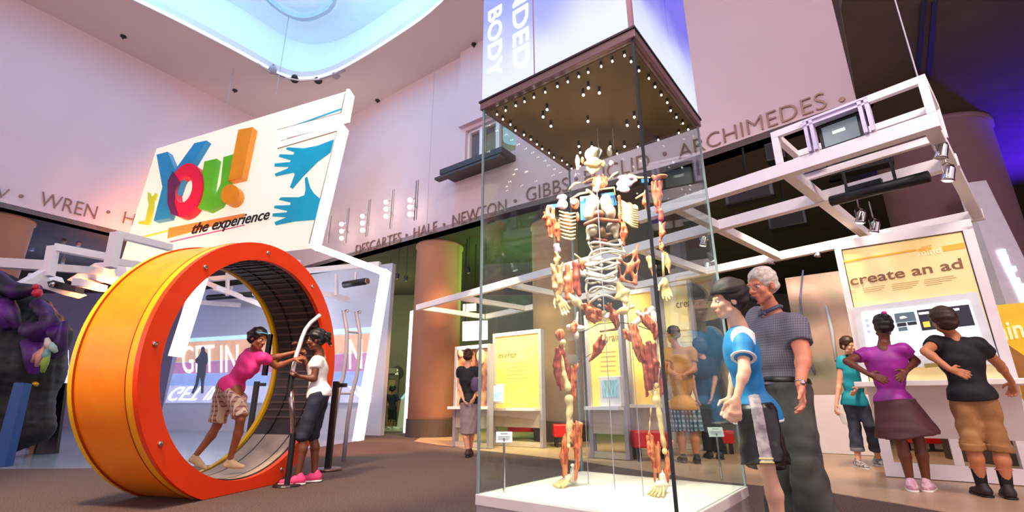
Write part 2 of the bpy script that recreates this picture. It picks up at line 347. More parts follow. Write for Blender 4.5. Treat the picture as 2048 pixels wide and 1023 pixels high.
def person(label, group, J, skn, s=1.0, bulk=1.0, look=None, headtilt=None, shirt=None, sleeve=.5, hem=0.0, pants=None, plen=1.0, flare=0.0, pfit=.016, waist=.045, skirt=None, hair=None,
           shoes=None, sock=None, fd=None, hands=None, h=.012, hh=.006, loc=None, wr=.002, bust=0.0, name='person', neckcut=0.0, headsize=1.0, belly=0.0, tuck=False):
    J = {k: np.asarray(v, float) for k, v in J.items()}
    r = nrm(J['sR'] - J['sL']); pel = (J['hL'] + J['hR']) / 2; sh = (J['sL'] + J['sR']) / 2; u = nrm(sh - pel); f = np.cross(u, r); f = nrm(f); r = np.cross(f, u); R = np.array([r, f, u])
    rp = nrm(J['hR'] - J['hL']); fp = nrm(np.cross(u, rp)); Rp = np.array([np.cross(fp, u), fp, u])
    if loc is None: loc = ((J['aL'][0] + J['aR'][0]) / 2, (J['aL'][1] + J['aR'][1]) / 2, 0)
    root = thing(name, label, 'person', loc, group)
    sw = np.linalg.norm(J['sR'] - J['sL']) / 2; T = np.linalg.norm(sh - pel)
    b = s * bulk
    ch = sh - u * T * .27 + f * .012; wa = pel + (sh - pel) * .40 + f * (.01 + belly * .5)
    torso = [E(ch, ((sw + .025 * s) * .93, .108 * b, T * .36), R), E(wa, (.128 * b, .096 * b + belly, T * .30), R), E(pel + u * .02, (.150 * b, .112 * b, .125 * s), Rp),
             C(J['sL'] - u * .01, J['sR'] - u * .01, .058 * b), C(sh + u * .01, J['neck'], .066 * s, .05 * s)]
    if bust: torso += [E(ch + f * .085 * s - r * .07 * s + u * .0, bust, R), E(ch + f * .085 * s + r * .07 * s, bust, R)]
    arms = []; legs = []
    for q in 'LR':
        if 'e' + q in J: arms += [C(J['s' + q], J['e' + q], .054 * b, .040 * b), C(J['e' + q], J['w' + q], .038 * b, .025 * b), E(J['e' + q] * .74 + J['w' + q] * .26, .040 * b)]
        k_, a_ = J['k' + q], J['a' + q]; calf = k_ * .68 + a_ * .32 - fp * .016 * s
        legs += [C(J['h' + q], k_, .088 * b, .056 * b), C(k_, calf, .054 * b, .056 * b), C(calf, a_, .056 * b, .034 * b)]
    H = J['head']; hf = nrm(look if look is not None else f); hu = nrm(headtilt) if headtilt is not None else nrm(nrm(H - J['neck']) * .5 + np.array([0, 0, 1.0]) * .8)
    hp, L, HR = head_prims(H, hf, hu, s * headsize)
    body = [sdf(torso + arms + legs + [C(J['neck'] - u * .03, H - hu * .06 * s, .050 * s, .045 * s)], h, .018)]
    body.append(sdf(hp + [C(J['neck'] - u * .01, H - hu * .07 * s, .050 * s, .047 * s)], hh, .012))
    hands = hands or {}
    for q in 'LR':
        if 'e' + q not in J: continue
        fa = nrm(J['w' + q] - J['e' + q]); hd = hands.get(q, {}); inn = (r if q == 'L' else -r)
        d_ = hd.get('d', fa); pn_ = hd.get('pn', inn); side = hd.get('side', None)
        if side is None: side = 1 if (np.cross(nrm(d_), pn_) @ f) > 0 else -1
        body.append(sdf(hand_prims(J['w' + q], d_, pn_, side, hd.get('curl', .5), s * hd.get('s', 1.0)), min(hh, .0055), .009))
    V, Fc = join(body); bo = link('body', V, Fc, skin(skn), root, True)
    for x in (-.031, .031):
        e = MB().ball(L(x, .077, -.004), .0125 * s * headsize, 12).out('eye', mat('eye_white', 'E8E2DC', .25), bo, True)
        MB().ball(L(x, .0865, -.004), .0058 * s * headsize, 8).out('iris', mat('iris', '2A1C14', .2), bo, True)
    MB().tube([L(-.022, .089, -.067), L(-.01, .096, -.066), L(.0, .0975, -.067), L(.01, .096, -.066), L(.022, .089, -.067)], [.002 * s, .0048 * s, .005 * s, .0048 * s, .002 * s], 8).out('lips', mat('lips_' + skn, {'ruddy': 'B0584C', 'pale': 'C8786C', 'fair': 'B8665C', 'tan': 'A05A4C', 'brown': '7A3E38', 'dark': '5A2C28'}[skn], .4), bo, True)
    out = dict(root=root, body=bo, r=r, f=f, u=u, L=L, HR=HR, pel=pel, sh=sh, T=T, ch=ch, torso=torso, J=J, hu=hu, hf=hf, fp=fp, Rp=Rp, b=b)
    if shirt:
        m, top = shirt, []
        sp = [grow(p, .012 * s) for p in torso[:4]] + [grow(E(ch, ((sw + .02 * s) * .9, .108 * b, T * .30), R), .016)]
        sp.append(K(wa, pel - u * hem - u * .03, .130 * b + .01, .148 * b + .018) if False else E(pel - u * (hem - .01), ((.150 * b, .115 * b + belly * .6, .13 * s) if tuck else (.160 * b + max(pfit * 1.35, .02), .130 * b + max(pfit * 1.35, .02) + belly * .6, .15 * s)), Rp))
        for q in 'LR':
            if 'e' + q in J and sleeve > 0:
                e_ = J['s' + q] + (J['e' + q] - J['s' + q]) * sleeve
                sp += [C(J['s' + q], J['s' + q] * .6 + e_ * .4, .066 * b), K(J['s' + q], e_, .066 * b, .062 * b + .006)]
        cuts = [(pel - u * (hem + .02), -u)]
        if neckcut: sp.append(NEG(E(J['neck'] + f * .03 - u * neckcut * .3, (.075 * s, .09 * s, .05 * s + neckcut), R)))
        out['shirt_prims'] = sp; out['hem_cut'] = cuts
        out['shirt'] = solid('shirt', sp, m, root, h, .028, cuts, wr)
    if pants:
        pp = [grow(p, .010 * s) for p in (E(pel + u * .02, (.150 * b, .112 * b, .125 * s), Rp),)]
        for q in 'LR':
            hp_, k_, a_ = J['h' + q], J['k' + q], J['a' + q]
            if plen <= 1: e_ = hp_ + (k_ - hp_) * plen; pp += [C(hp_, hp_ * .7 + e_ * .3, .092 * b + pfit), K(hp_, e_, .094 * b + pfit, .064 * b + pfit + flare)]
            else: e_ = k_ + (a_ - k_) * (plen - 1); pp += [C(hp_, k_, .092 * b + pfit, .060 * b + pfit), K(k_ - nrm(a_ - k_) * .02, e_, .060 * b + pfit, .050 * b + pfit + flare)]
        out['pants_prims'] = pp
        out['pants'] = solid('trousers' if plen > 1.4 else 'shorts', pp, pants, root, h, .022, [(pel + u * (.075 if tuck else waist), u)], wr * 1.6, 30)
    if skirt:
        m, hemz, r0, r1 = skirt; bt = pel.copy(); dd = nrm((J['kL'] + J['kR']) / 2 - pel)
        out['skirt'] = solid('skirt', [E(pel + u * .03, (.160 * b, .125 * b, .12 * s), Rp), K(pel + u * .03, pel + dd * hemz, r0, r1)], m, root, h, .03, [(pel + u * .045, u)], wr * 1.2, 24)
    if hair: hair(out)
    for q in 'LR':
        d_ = (fd or {}).get(q, fp)
        if sock: solid('sock', [C(J['a' + q] * (1 - sock[1]) + J['k' + q] * sock[1], J['a' + q], .052 * b, .042 * b)], sock[0], root, h, .02)
        if shoes: shoe(root, J['a' + q], d_, s, shoes[0], shoes[1], h)
    return out
def short_hair(m, vol=.012, back=0.0, face=.0, h=.007):
    def fn(o):
        L, R = o['L'], o['HR']
        solid('hair', [E(L(0, -.018, .042), (.076 + vol, .095 + vol, .082 + vol), R), E(L(0, -.05, -.01), (.07 + vol, .06 + vol, .06 + back), R),
              NEG(E(L(0, .085 + face, -.035), (.068, .075, .085), R)), NEG(E(L(-.085, .04, -.055), (.03, .05, .05), R)), NEG(E(L(.085, .04, -.055), (.03, .05, .05), R))], m, o['root'], h, .01, wr=.0022, wf=120)
    return fn
def tied_hair(m, bun, br, vol=.006, pony=None):
    base = short_hair(m, vol)
    def fn(o):
        base(o); L, R = o['L'], o['HR']
        ps = [E(L(*bun), br, R)] + ([C(L(*bun), L(*pony), br[0] * .8, br[0] * .45)] if pony else [])
        solid('ponytail' if pony else 'hair_bun', ps, m, o['root'], .007, .02, wr=.004, wf=110)
    return fn
BLK = mat('black_hair', '14100F', .45, var=.4, scale=40); BRN = mat('brown_hair', '3A2418', .5, var=.3, scale=40)
def foot(px, py, Y=None, z=.085):
    g = G(px, py); return np.array([g[0], g[1], z])

# ------------------------------------------------------------------ setting materials
wall_m = mat('wall_plaster', 'DAC0C6', .9, var=.03, scale=1.2); ceil_m = mat('ceiling_plaster', 'D8C4C0', .9, var=.02, scale=1)
dark_m = mat('dark_soffit', '4A3C36', .9, var=.2, scale=1.5); carpet_m = mat('carpet', '6C534B', .95, var=.5, scale=90, bump=.4, color2='37292A')
tile_m = mat('pale_floor', 'C8A586', .32, var=.10, scale=3); polish_m = mat('polished_floor', '9AA6B4', .16, var=.15, scale=2)
white_m = mat('white_paint', 'EDE6EA', .45, var=.03); grey_m = mat('grey_paint', 'A39AA6', .5, var=.05); black_m = mat('black_metal', '15131A', .45, var=.2)
colm_m = mat('column_plaster', 'C49078', .8, var=.06, scale=2); chrome_m = mat('chrome', 'C9C4C4', .18, 1.0); seam_m = mat('seam', '3B3336', .6)
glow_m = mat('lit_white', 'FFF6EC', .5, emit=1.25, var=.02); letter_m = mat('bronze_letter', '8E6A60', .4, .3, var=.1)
bulb_m = mat('bulb', 'FFF3E0', .4, emit=7, var=.01); redseat_m = mat('red_vinyl', 'D8141C', .4, var=.15, scale=3)
ZB = 5.0; ZC = 10.1

# ------------------------------------------------------------------ floor
def flat(name, pts, z0, z1, m):
    mb = MB(); mb.prism([np.array([p[0], p[1], z1]) for p in pts], (0, 0, z0 - z1)); return tag(mb.out(name, m), kind='structure')
flat('floor', [(-30, -4), (14, -4), (14, 24), (-30, 24)], -.2, 0, carpet_m)
pale = [G(828, 882), G(950, 899), G(1160, 922), G(1400, 958), G(1655, 984), G(1791, 1006), (3.5, 3.2, 0), (12, 2.4, 0), (13.5, 18.8, 0), (-3.0, 18.8, 0), (-2.3, 14, 0)]
flat('floor_tiles', pale, -.1, .006, tile_m)
flat('floor_polished', [G(-420, 938), G(120, 936), G(420, 930), G(560, 905), G(706, 883), G(712, 868), (-4, 18.8, 0), (-24, 18.8, 0), (-22, 8, 0)], -.1, .005, polish_m)
flat('floor_lobby', [G(726, 862), G(822, 862), (-2.7, 18.9, 0), (-3.9, 18.9, 0)], -.1, .009, mat('lobby_floor', '9C9A80', .3))

# ------------------------------------------------------------------ ceiling with its rounded skylight opening
op = [G(x, y, ZC)[:2] for x, y in ((270, 0), (400, 66), (470, 102), (520, 130), (548, 146), (575, 157), (603, 161), (632, 158), (662, 150), (700, 131), (750, 101), (820, 56), (900, 0))]
op += [np.array(p) for p in ((.4, 6.6), (.8, 5.0), (.2, 3.2), (-2, 1.6), (-5, 1.0), (-9, 1.6), (-11, 3.6), (-11.3, 6.0), (-10.4, 8.0))]
cc_ = np.array([-5.3, 6.5]); dn = []
for i in range(len(op)):
    p, q = op[i], op[(i + 1) % len(op)]
    for t in (0, .25, .5, .75): dn.append(p + (q - p) * t)
def smooth_loop(L_, it):
    for _ in range(it): L_ = [(L_[i - 1] + 2 * L_[i] + L_[(i + 1) % len(L_)]) / 4 for i in range(len(L_))]
    return L_
dn = smooth_loop(dn, 6)
def z3(L_, z): return [np.array([p[0], p[1], z]) for p in L_]
far = [cc_ + nrm(p - cc_) * 26 for p in dn]
tag(MB().ring(z3(far, ZC), z3(dn, ZC), (0, 0, .3)).out('ceiling', ceil_m), kind='structure')
wide = [cc_ + (p - cc_) * 1.12 for p in dn]; n_ = len(dn)
mb = MB(); mb.ring(z3(wide, ZC + .3), z3([cc_ + (p - cc_) * 1.10 for p in dn], ZC + .3), (0, 0, 1.5)); mb.prism(z3(wide, ZC + 1.8), (0, 0, .1))
dome_m = mat('dome_plaster', 'F2F8FC', .9, var=.02)
tag(mb.out('ceiling_dome', dome_m), kind='structure')
ir = [G(x, y, ZC + 1.5)[:2] for x, y in ((528, 0), (562, 22), (585, 34), (607, 38), (628, 34), (655, 20), (684, 0))] 
ir += [np.array(p) for p in ((-4.4, 6.6), (-5.4, 5.6), (-6.9, 5.8), (-7.4, 7.2))]
ir2 = []
for i in range(len(ir)):
    for t in (0, .5): ir2.append(ir[i] + (ir[(i + 1) % len(ir)] - ir[i]) * t)
ir2 = smooth_loop(ir2, 2); ic = sum(ir2) / len(ir2)
tag(MB().ring(z3([ic + (p - ic) * 1.06 for p in ir2], ZC + 1.5), z3(ir2, ZC + 1.5), (0, 0, .16)).out('trim_1', mat('dome_trim', 'B8C4D4', .6)), kind='structure')
# bright cove edge following the opening
rim = [i for i in range(n_) if dn[i][1] > 7.0]
tag(MB().tube(z3(dn, ZC + .06), .035, 6, True).out('trim_2', mat('cove_strip', 'E8F6FF', .5, emit=1.6)), kind='structure')
# camera-side rail with four lamps on the rim
arc = [G(x, y, ZC - .05) for x, y in ((514, 126), (540, 143), (570, 155), (603, 161), (640, 158), (668, 149), (690, 141))]
rl = MB().tube(arc, .03, 6).out('light_rail', chrome_m, loc=arc[3]); tag(rl, 'thin curved rail running along the lit rim of the skylight', 'light rail')
for i, (x, y) in enumerate(((546, 136), (590, 154), (637, 156), (672, 146))):
    c = G(x, y, ZC + .1) + np.array([0, 0, -.1]); t = thing('rail_lamp', ['grey lamp at the left end of the skylight rail', 'small dark lamp second along the skylight rail', 'small dark lamp third along the skylight rail', 'grey lamp at the right end of the skylight rail'][i], 'lamp', c, 'lamps on the skylight rim')
    MB().lathe(c + [0, 0, .05], (.3, -.6, -1), [(-.12, .05), (-.08, .10), (.08, .12), (.1, .10)], 12).out('lamp_head', grey_m if i in (0, 3) else black_m, t, True)
    MB().beam(c + [0, 0, .22], c + [0, 0, .04], .03, .03).out('bracket', black_m, t)
for i, (x, y, l) in enumerate(((247, 72, 'farthest left of the ceiling sensors'), (470, 180, 'ceiling sensor above the left wall, nearer the coloured sign'), (755, 200, 'ceiling sensor right of the coloured sign'), (948, 88, 'ceiling sensor beside the tall lightbox'))):
    c = G(x, y, ZC); tag(MB().lathe(c, (0, 0, -1), [(0, .07), (.03, .07), (.05, .03), (.09, .02)], 12).out('ceiling_sensor', black_m, loc=c), 'small dark ' + l, 'sensor', 'ceiling sensors')
# hanging cables of the sign
for i, (a, b) in enumerate((((507, 0), (452, 214)), ((598, 0), (552, 190)))):
    q = W(b[0], b[1], (-3.44, 11.3), (.995, -.10)); tp = np.array([q[0], q[1], ZC + 1.7])
    tag(MB().tube([q, tp], .008, 6).out('cable', grey_m, loc=q), ['thin steel cable holding the left part of the coloured sign', 'thin steel cable holding the right part of the coloured sign'][i], 'cable')

# ------------------------------------------------------------------ walls
wb = [np.array([-14.6, 5.0]), np.array([-11.4, 9.9]), np.array([-7.77, 15.9])]
r1 = G(1032, 420, ZB)[:2]; r2 = G(1333, 343, ZB)[:2]; r3 = G(1716, 214, ZB)[:2]
def slab(name, p, q, z0, z1, th, m):
    u = nrm([q[0] - p[0], q[1] - p[1], 0]); n = np.array([-u[1], u[0], 0]); 
    if n[:2] @ np.asarray(p)[:2] < 0: n = -n
    a, b = np.array([p[0], p[1], z0]), np.array([q[0], q[1], z0])
    return tag(MB().prism([a, b, b + n * th, a + n * th], (0, 0, z1 - z0)).out(name, m), kind='structure')
slab('wall_left', wb[0], wb[1], ZB, ZC, .3, wall_m); slab('wall_left', wb[1], wb[2], ZB, ZC, .3, wall_m)
# right wall, first stretch, with its window opening
cw = r1 - wb[2]; uw = nrm([cw[0], cw[1], 0]); Lw = np.linalg.norm(cw); fw1 = FR((wb[2][0], wb[2][1], 0), uw)
if fw1.n @ np.array([wb[2][0], wb[2][1], 0]) < 0: fw1.n = -fw1.n
def on1(px, py, off=0): q = W(px, py, r1, uw, off); return (q - fw1.o) @ fw1.u, q[2]
wa0, wz1 = on1(931, 262); _, wz0 = on1(931, 336)
mb = MB(); mb.box(0, wa0, 0, .3, ZB, ZC, fw1); mb.box(wa0, Lw, 0, .3, ZB, wz0, fw1); mb.box(wa0, Lw, 0, .3, wz1, ZC, fw1)
a865, _ = on1(866, 200); a925, _ = on1(925, 200); mb.box(a925, Lw, -.14, 0, wz1 + .1, ZC, fw1)
tag(mb.out('wall_back', wall_m), kind='structure')
tag(MB().box(a865 - .01, a865 + .01, -.006, 0, ZB, ZC, fw1).out('trim_3', mat('wall_seam', 'CDBBC4', .9)), kind='structure')
slab('wall_right', r1, r2, ZB, ZC, .3, wall_m); slab('wall_right', r2, r3, ZB, ZC, .3, wall_m)
u2 = nrm([*(r2 - r1), 0]); u3 = nrm([*(r3 - r2), 0])
slab('wall_return', r3, r3 + np.array([1.2, 2.6]), ZB, ZC, .2, dark_m)
w = thing('window_1', None, None, fw1.p(wa0, .1, wz0)); w['kind'] = 'structure'
MB().box(wa0, wa0 + .06, .1, .2, wz0, wz1, fw1).box(wa0 + .42, wa0 + .54, .08, .2, wz0, wz1, fw1).box(wa0 + .95, wa0 + 1.06, .08, .2, wz0, wz1, fw1).box(wa0, Lw, .1, .2, wz0, wz0 + .05, fw1).box(wa0, Lw, .1, .2, wz1 - .05, wz1, fw1).out('window_frame', white_m, w)
MB().box(wa0 + .06, Lw, .15, .16, wz0 + .05, wz1 - .05, fw1).out('pane', glass('window_glass'), w)
MB().box(wa0, Lw + .6, .6, .65, wz0 - .1, wz1 + .1, fw1).out('blind', mat('yellow_room', 'B89868', .8, emit=.25, var=.35, scale=2), w)
al, zl = on1(893, 355, .3)
tag(MB().box(al, al + (Lw - al) * 1.0, -.55, 0, zl - .02, zl + .12, fw1).box(al - .1, Lw, -.62, -.45, zl - .16, zl - .10, fw1).out('trim_4', mat('dark_ledge', '3A3238', .5)), kind='structure')
# soffit behind and below the white walls
sof = [(-40, 5), (wb[0][0], wb[0][1]), tuple(wb[1]), tuple(wb[2]), tuple(r1), tuple(r2), tuple(r3), (3.7, 4.35), (2.2, 1.5), (3.4, .6), (16, .6), (16, 26), (-40, 26)]
tag(MB().prism(z3([np.array(p) for p in sof], ZB), (0, 0, .12)).out('ceiling_soffit', dark_m), kind='structure')
back_m = mat('far_wall', '6E645E', .85, var=.08); purple_m = mat('left_far_wall', '9184A4', .85, var=.08)
tag(MB().box(-5.6, 14, 19.2, 19.5, 0, ZB).out('wall_far', back_m), kind='structure')
tag(MB().box(-30, -5.6, 18.6, 19.0, 0, ZB).out('wall_far_left', purple_m), kind='structure')
tag(MB().box(13.5, 13.8, .6, 19.4, 0, ZB).out('wall_far_right', mat('right_far_wall', '3A2C3C', .85)), kind='structure')
for k, x in enumerate((1846, 1868)):
    a, b = G(x + 2, 0, ZB), G(x - 12, 158, ZB); tag(MB().beam(a, b, .05, .02).out('trim_%d' % (5 + k), black_m), kind='structure')
# wall names
def wall_word(txt, x0, y0, x1, y1, cap, p, d, dot=None):
    a, b = W(x0, y0, p, d, .012), W(x1, y1, p, d, .012); m_ = (np.array([x0, y0]) + [x1, y1]) / 2
    v0, v1 = W(m_[0], m_[1], p, d, .012), W(m_[0], m_[1] - cap, p, d, .012); b[2] = a[2] = (a[2] + b[2]) / 2
    o = text(txt, a, b - a, (0, 0, v1[2] - v0[2]), nrm(np.cross(b - a, (0, 0, 1))) * .02, 'wall_lettering', letter_m, bold=-.012)
    o.location = tuple(a); o.data.transform(Matrix.Translation(Vector(tuple(-a)))); return tag(o, 'bronze capitals spelling %s on the white wall' % txt, 'lettering', 'names around the wall')
dl = nrm([*(wb[2] - wb[1]), 0]); dots = []
wall_word('WREN', 76, 412, 190, 436, 30, wb[1], dl); wall_word('H', 244, 446, 266, 451, 26, wb[1], dl)
wall_word('V', -12, 395, 14, 397, 24, wb[1], dl)
wall_word('DESCARTES', 711, 509, 802, 485, 21, r1, uw); wall_word('HALE', 827, 476, 874, 463, 22, r1, uw)
wall_word('NEWTON', 905, 451, 1013, 424, 25, r1, uw)
wall_word('GIBBS', 1053, 405, 1138, 379, 29, r1, u2); wall_word('EUCLID', 1170, 369, 1300, 334, 30, r1, u2); wall_word('ARCHIMEDES', 1358, 312, 1656, 222, 33, r2, u3)
for i, (x, y, p, d, l) in enumerate(((42, 392, wb[1], dl, 'left of the word WREN'), (216, 424, wb[1], dl, 'right of the word WREN'), (814, 470, r1, uw, 'between DESCARTES and HALE'), (889, 449, r1, uw, 'between HALE and NEWTON'), (1031, 402, r1, u2, 'between NEWTON and GIBBS'), (1153, 358, r1, u2, 'between GIBBS and EUCLID'), (1330, 308, r1, u2, 'between EUCLID and ARCHIMEDES'), (1684, 200, r2, u3, 'right of ARCHIMEDES'))):
    c = W(x, y, p, d, .0); n3 = nrm(np.cross([d[0], d[1], 0], (0, 0, 1))); n3 = n3 if n3 @ c < 0 else -n3
    tag(MB().lathe(c, n3, [(0, .04), (.03, .04)], 14).out('lettering_dot', letter_m, loc=c), 'small bronze dot on the wall ' + l, 'lettering dot', 'dots between the names')

# ------------------------------------------------------------------ columns
def column(x, y, r, m, name, label, base=.42, top=ZB):
    t = thing(name, None, None, (x, y, 0)); t['kind'] = 'structure'
    MB().lathe((x, y, 0), (0, 0, 1), [(0, r), (top - .08, r), (top - .08, r + .03), (top - .001, r + .03)], 48).out('column_shaft', m, t, True).data.polygons[0].use_smooth = False
    MB().lathe((x, y, 0), (0, 0, 1), [(0, r + .03), (base, r + .03), (base, r)], 48).out('column_base', mat('column_base', '4A3A34', .6), t)
column(-2.03, 12.85, .63, colm_m, 'column_1', ''); column(1.05, 11.2, .56, mat('column_pale', 'C9A986', .8), 'column_2', '')
column(6.97, 7.12, .76, mat('column_grey', '7C5C6C', .8, var=.05), 'column_3', ''); column(-11.9, 10.6, .45, colm_m, 'column_4', '')
# elevator in the far wall
t = thing('elevator', 'brushed metal elevator doors in the far dark wall', 'elevator', (-5.1, 19.15, 0))
def far(px, py): r = ray(px, py); return r * (19.18 / r[1]) + O0
a, b = far(756, 850), far(786, 850); zt = far(778, 757)[2]
MB().box(a[0], b[0], 19.10, 19.19, zt - .02, zt + .15).box(a[0] - .12, a[0], 19.1, 19.19, 0.01, zt + .15).box(b[0], b[0] + .12, 19.1, 19.19, 0.01, zt + .15).out('door_frame', mat('steel_frame', '6E5E54', .35, .6), t)
mid = (a[0] + b[0]) / 2
for x0, x1 in ((a[0], mid - .01), (mid + .01, b[0])): MB().box(x0, x1, 19.14, 19.18, 0.01, zt - .02).out('door_leaf', mat('elevator_steel', 'A8845E', .35, .5), t)
c = far(780, 741); MB().box(c[0] - .28, c[0] + .28, 19.12, 19.19, c[2] - .1, c[2] + .1).out('floor_indicator', mat('indicator', '8A8078', .4), t)
c = far(794, 745); s_ = thing('round_sign', 'round black sign with a white figure beside the elevator', 'sign', (c[0], 19.15, c[2]))
MB().lathe((c[0], 19.19, c[2]), (0, -1, 0), [(0, .26), (.03, .26)], 28).out('disc', black_m, s_)
MB().box(c[0] - .06, c[0] + .06, 19.13, 19.155, c[2] - .14, c[2] + .02).ball((c[0], 19.145, c[2] + .1), (.05, .015, .05)).out('figure_mark', mat('sign_white', 'E8E4DC', .6, emit=.2), s_)

# ------------------------------------------------------------------ the big coloured sign
SP = (-3.44, 11.3); SD = np.array([.995, -.10, 0]); SN = np.array([-.10, -.995, 0]); BD = np.array([.914, -.404, 0]); BN = np.array([-.404, -.914, 0])     # SN points to the viewer
def sg(px, py, off=0.0): return W(px, py, SP, SD, off)
def k1(x, y, off=0.0): return sg(x * .4888, y * .4888, off)          # from the enlarged upper-left view
sign = thing('hanging_sign', 'huge glowing white sign reading YOU! the experience above the orange wheel', 'sign', G(700, 884))
board = [(313, 297), (697, 181), (688, 230), (553, 268), (552, 288), (680, 254), (624, 490), (430, 512), (232, 552)]
face_m = mat('sign_face', 'B8A898', .6, emit=.60, var=.05, scale=.6, ecol='FFF0DE')
MB().prism([sg(x, y) for x, y in board], -SN * .22).out('board', face_m, sign)
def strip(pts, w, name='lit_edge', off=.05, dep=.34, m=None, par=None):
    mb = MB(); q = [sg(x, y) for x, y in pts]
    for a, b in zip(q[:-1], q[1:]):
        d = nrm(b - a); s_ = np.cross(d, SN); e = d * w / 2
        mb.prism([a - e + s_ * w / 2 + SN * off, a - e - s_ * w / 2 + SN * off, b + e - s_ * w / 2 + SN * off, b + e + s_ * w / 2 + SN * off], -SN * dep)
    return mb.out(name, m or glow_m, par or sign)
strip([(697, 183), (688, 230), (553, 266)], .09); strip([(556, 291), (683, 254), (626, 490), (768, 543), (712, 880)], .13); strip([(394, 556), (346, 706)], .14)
strip([(691, 187), (682, 226), (556, 260)], .018, 'seam_line', .02, .03, mat('sign_seam', 'A07858', .6)); strip([(556, 297), (675, 262), (619, 486)], .022, 'seam_line', .02, .03, MATS['sign_seam'])
c3 = {k: mat('sign_' + k, v, .35, emit=.15, var=.12, scale=1.5) for k, v in dict(blue='1C86B8', red='D8103C', green='5FB81C', orange='F08A10', teal='08A0B8', lime='B4CC30', stripe='F0883C', pink='D83C8C', yellow='F2D050', plum='5A1C4C').items()}
black_t = mat('sign_black', '1A1210', .5)
def slabs(pts, m, name, z=.1, dep=.10, side=None):
    o = MB().prism([k1(x, y, z) for x, y in pts], -SN * dep).out(name, m, sign); return o
slabs([(640, 632), (686, 620), (716, 694), (795, 585), (846, 574), (742, 745), (690, 892), (628, 903), (664, 765)], c3['blue'], 'letter', .20, .18)
def oval(cx, cy, rx, ry, rot, n=40):
    return [(cx + rx * math.cos(t) * math.cos(rot) - ry * math.sin(t) * math.sin(rot), cy + rx * math.cos(t) * math.sin(rot) + ry * math.sin(t) * math.cos(rot)) for t in [2 * PI * i / n for i in range(n)]]
MB().ring([k1(x, y, .26) for x, y in oval(757, 777, 68, 112, .25)], [k1(x, y, .26) for x, y in oval(752, 774, 32, 56, .28)], -SN * .24).out('letter', c3['red'], sign)
MB().prism([k1(x, y, .28) for x, y in [(686, 740), (706, 700), (735, 745), (716, 775), (712, 830), (730, 884), (700, 875), (684, 830)]], -SN * .03).out('letter_overlap', c3['plum'], sign)
slabs([(836, 660), (887, 648), (866, 765), (870, 792), (884, 793), (902, 752), (914, 642), (955, 630), (926, 790), (898, 838), (852, 862), (812, 852), (796, 832), (812, 790)], c3['green'], 'letter', .20, .18)
slabs([(975, 530), (1034, 519), (990, 725), (934, 738)], c3['orange'], 'exclamation_bar', .24, .22)
MB().prism([k1(x, y, .24) for x, y in oval(941, 795, 37, 42, .3)], -SN * .22).out('exclamation_dot', c3['orange'], sign)
slabs([(604, 784), (612, 788), (616, 806), (628, 800), (634, 788), (640, 793), (634, 815), (628, 822), (626, 850), (620, 880), (608, 918), (566, 914), (568, 905), (594, 902), (600, 870), (608, 836), (604, 815)], c3['lime'], 'leaping_figure', .06, .05)
def hand_shape(pts): slabs(pts, c3['teal'], 'painted_hand', .03, .02)
hand_shape([(1365, 570), (1300, 595), (1245, 606), (1215, 604), (1175, 602), (1170, 610), (1205, 622), (1200, 632), (1145, 630), (1140, 640), (1190, 655), (1186, 662), (1124, 668), (1122, 680), (1180, 682), (1178, 688), (1124, 710), (1128, 720), (1200, 705), (1206, 712), (1186, 765), (1196, 771), (1240, 720), (1260, 700), (1300, 660), (1352, 622)])
hand_shape([(1310, 812), (1284, 790), (1268, 765), (1256, 722), (1247, 728), (1250, 775), (1245, 798), (1222, 806), (1150, 806), (1140, 816), (1190, 828), (1186, 838), (1124, 840), (1120, 850), (1176, 862), (1172, 868), (1116, 872), (1114, 884), (1172, 888), (1122, 908), (1128, 920), (1205, 905), (1290, 898)])
slabs([(690, 932), (1000, 872), (1000, 888), (684, 975)], c3['stripe'], 'stripe', .02, .015); slabs([(570, 968), (692, 938), (690, 945), (578, 974)], c3['yellow'], 'stripe', .02, .015)
slabs([(690, 988), (1000, 918), (1000, 921), (700, 990)], c3['pink'], 'stripe', .02, .015); slabs([(1180, 520), (1396, 442), (1396, 448), (1186, 522)], c3['teal'], 'stripe', .02, .015)
slabs([(1170, 572), (1300, 540), (1320, 528), (1175, 562)], mat('sign_tan', 'C8A090', .6), 'stripe', .02, .015)
a, b, v = k1(779, 958, .05), k1(1098, 896, .05), k1(850, 908, .05) - k1(850, 941, .05)
text('the experience', a, b - a, (0, 0, v[2] * .98), SN * .02, 'lettering', black_t, sign, shear=.22, bold=.012)

# booth behind the sign: projection wall with its screen
BP = (-3.6, 13.2); bdir = BD
def bw(px, py, off=0.0): return W(px, py, BP, bdir, off)
booth_m = mat('booth_wall', 'C6CBDC', .6, var=.03)
L_, R_ = bw(318, 850), bw(762, 850)
tag(MB().prism([np.array([L_[0], L_[1], 0.0]), np.array([R_[0], R_[1], 0.0]), np.array([R_[0], R_[1], 4.6]), np.array([L_[0], L_[1], 4.6])], -BN * .15).out('wall_booth', booth_m), kind='structure')
scr = thing('projection_screen', 'wide projection screen with GET IN lettering in striped bands behind the wheel', 'screen', bw(560, 800, .1))
def k3(x, y, off): return bw(320 + x * .56, 450 + y * .56, off)
emi = lambda n, c, e=.75, **k: mat('screen_' + n, c, .6, emit=e, var=.12, scale=3, **k)
MB().prism([k3(*p, .06) for p in ((78, 405), (760, 362), (748, 634), (18, 634))], -BN * .06).out('screen_panel', emi('base', 'B9C4DC', .5), scr)
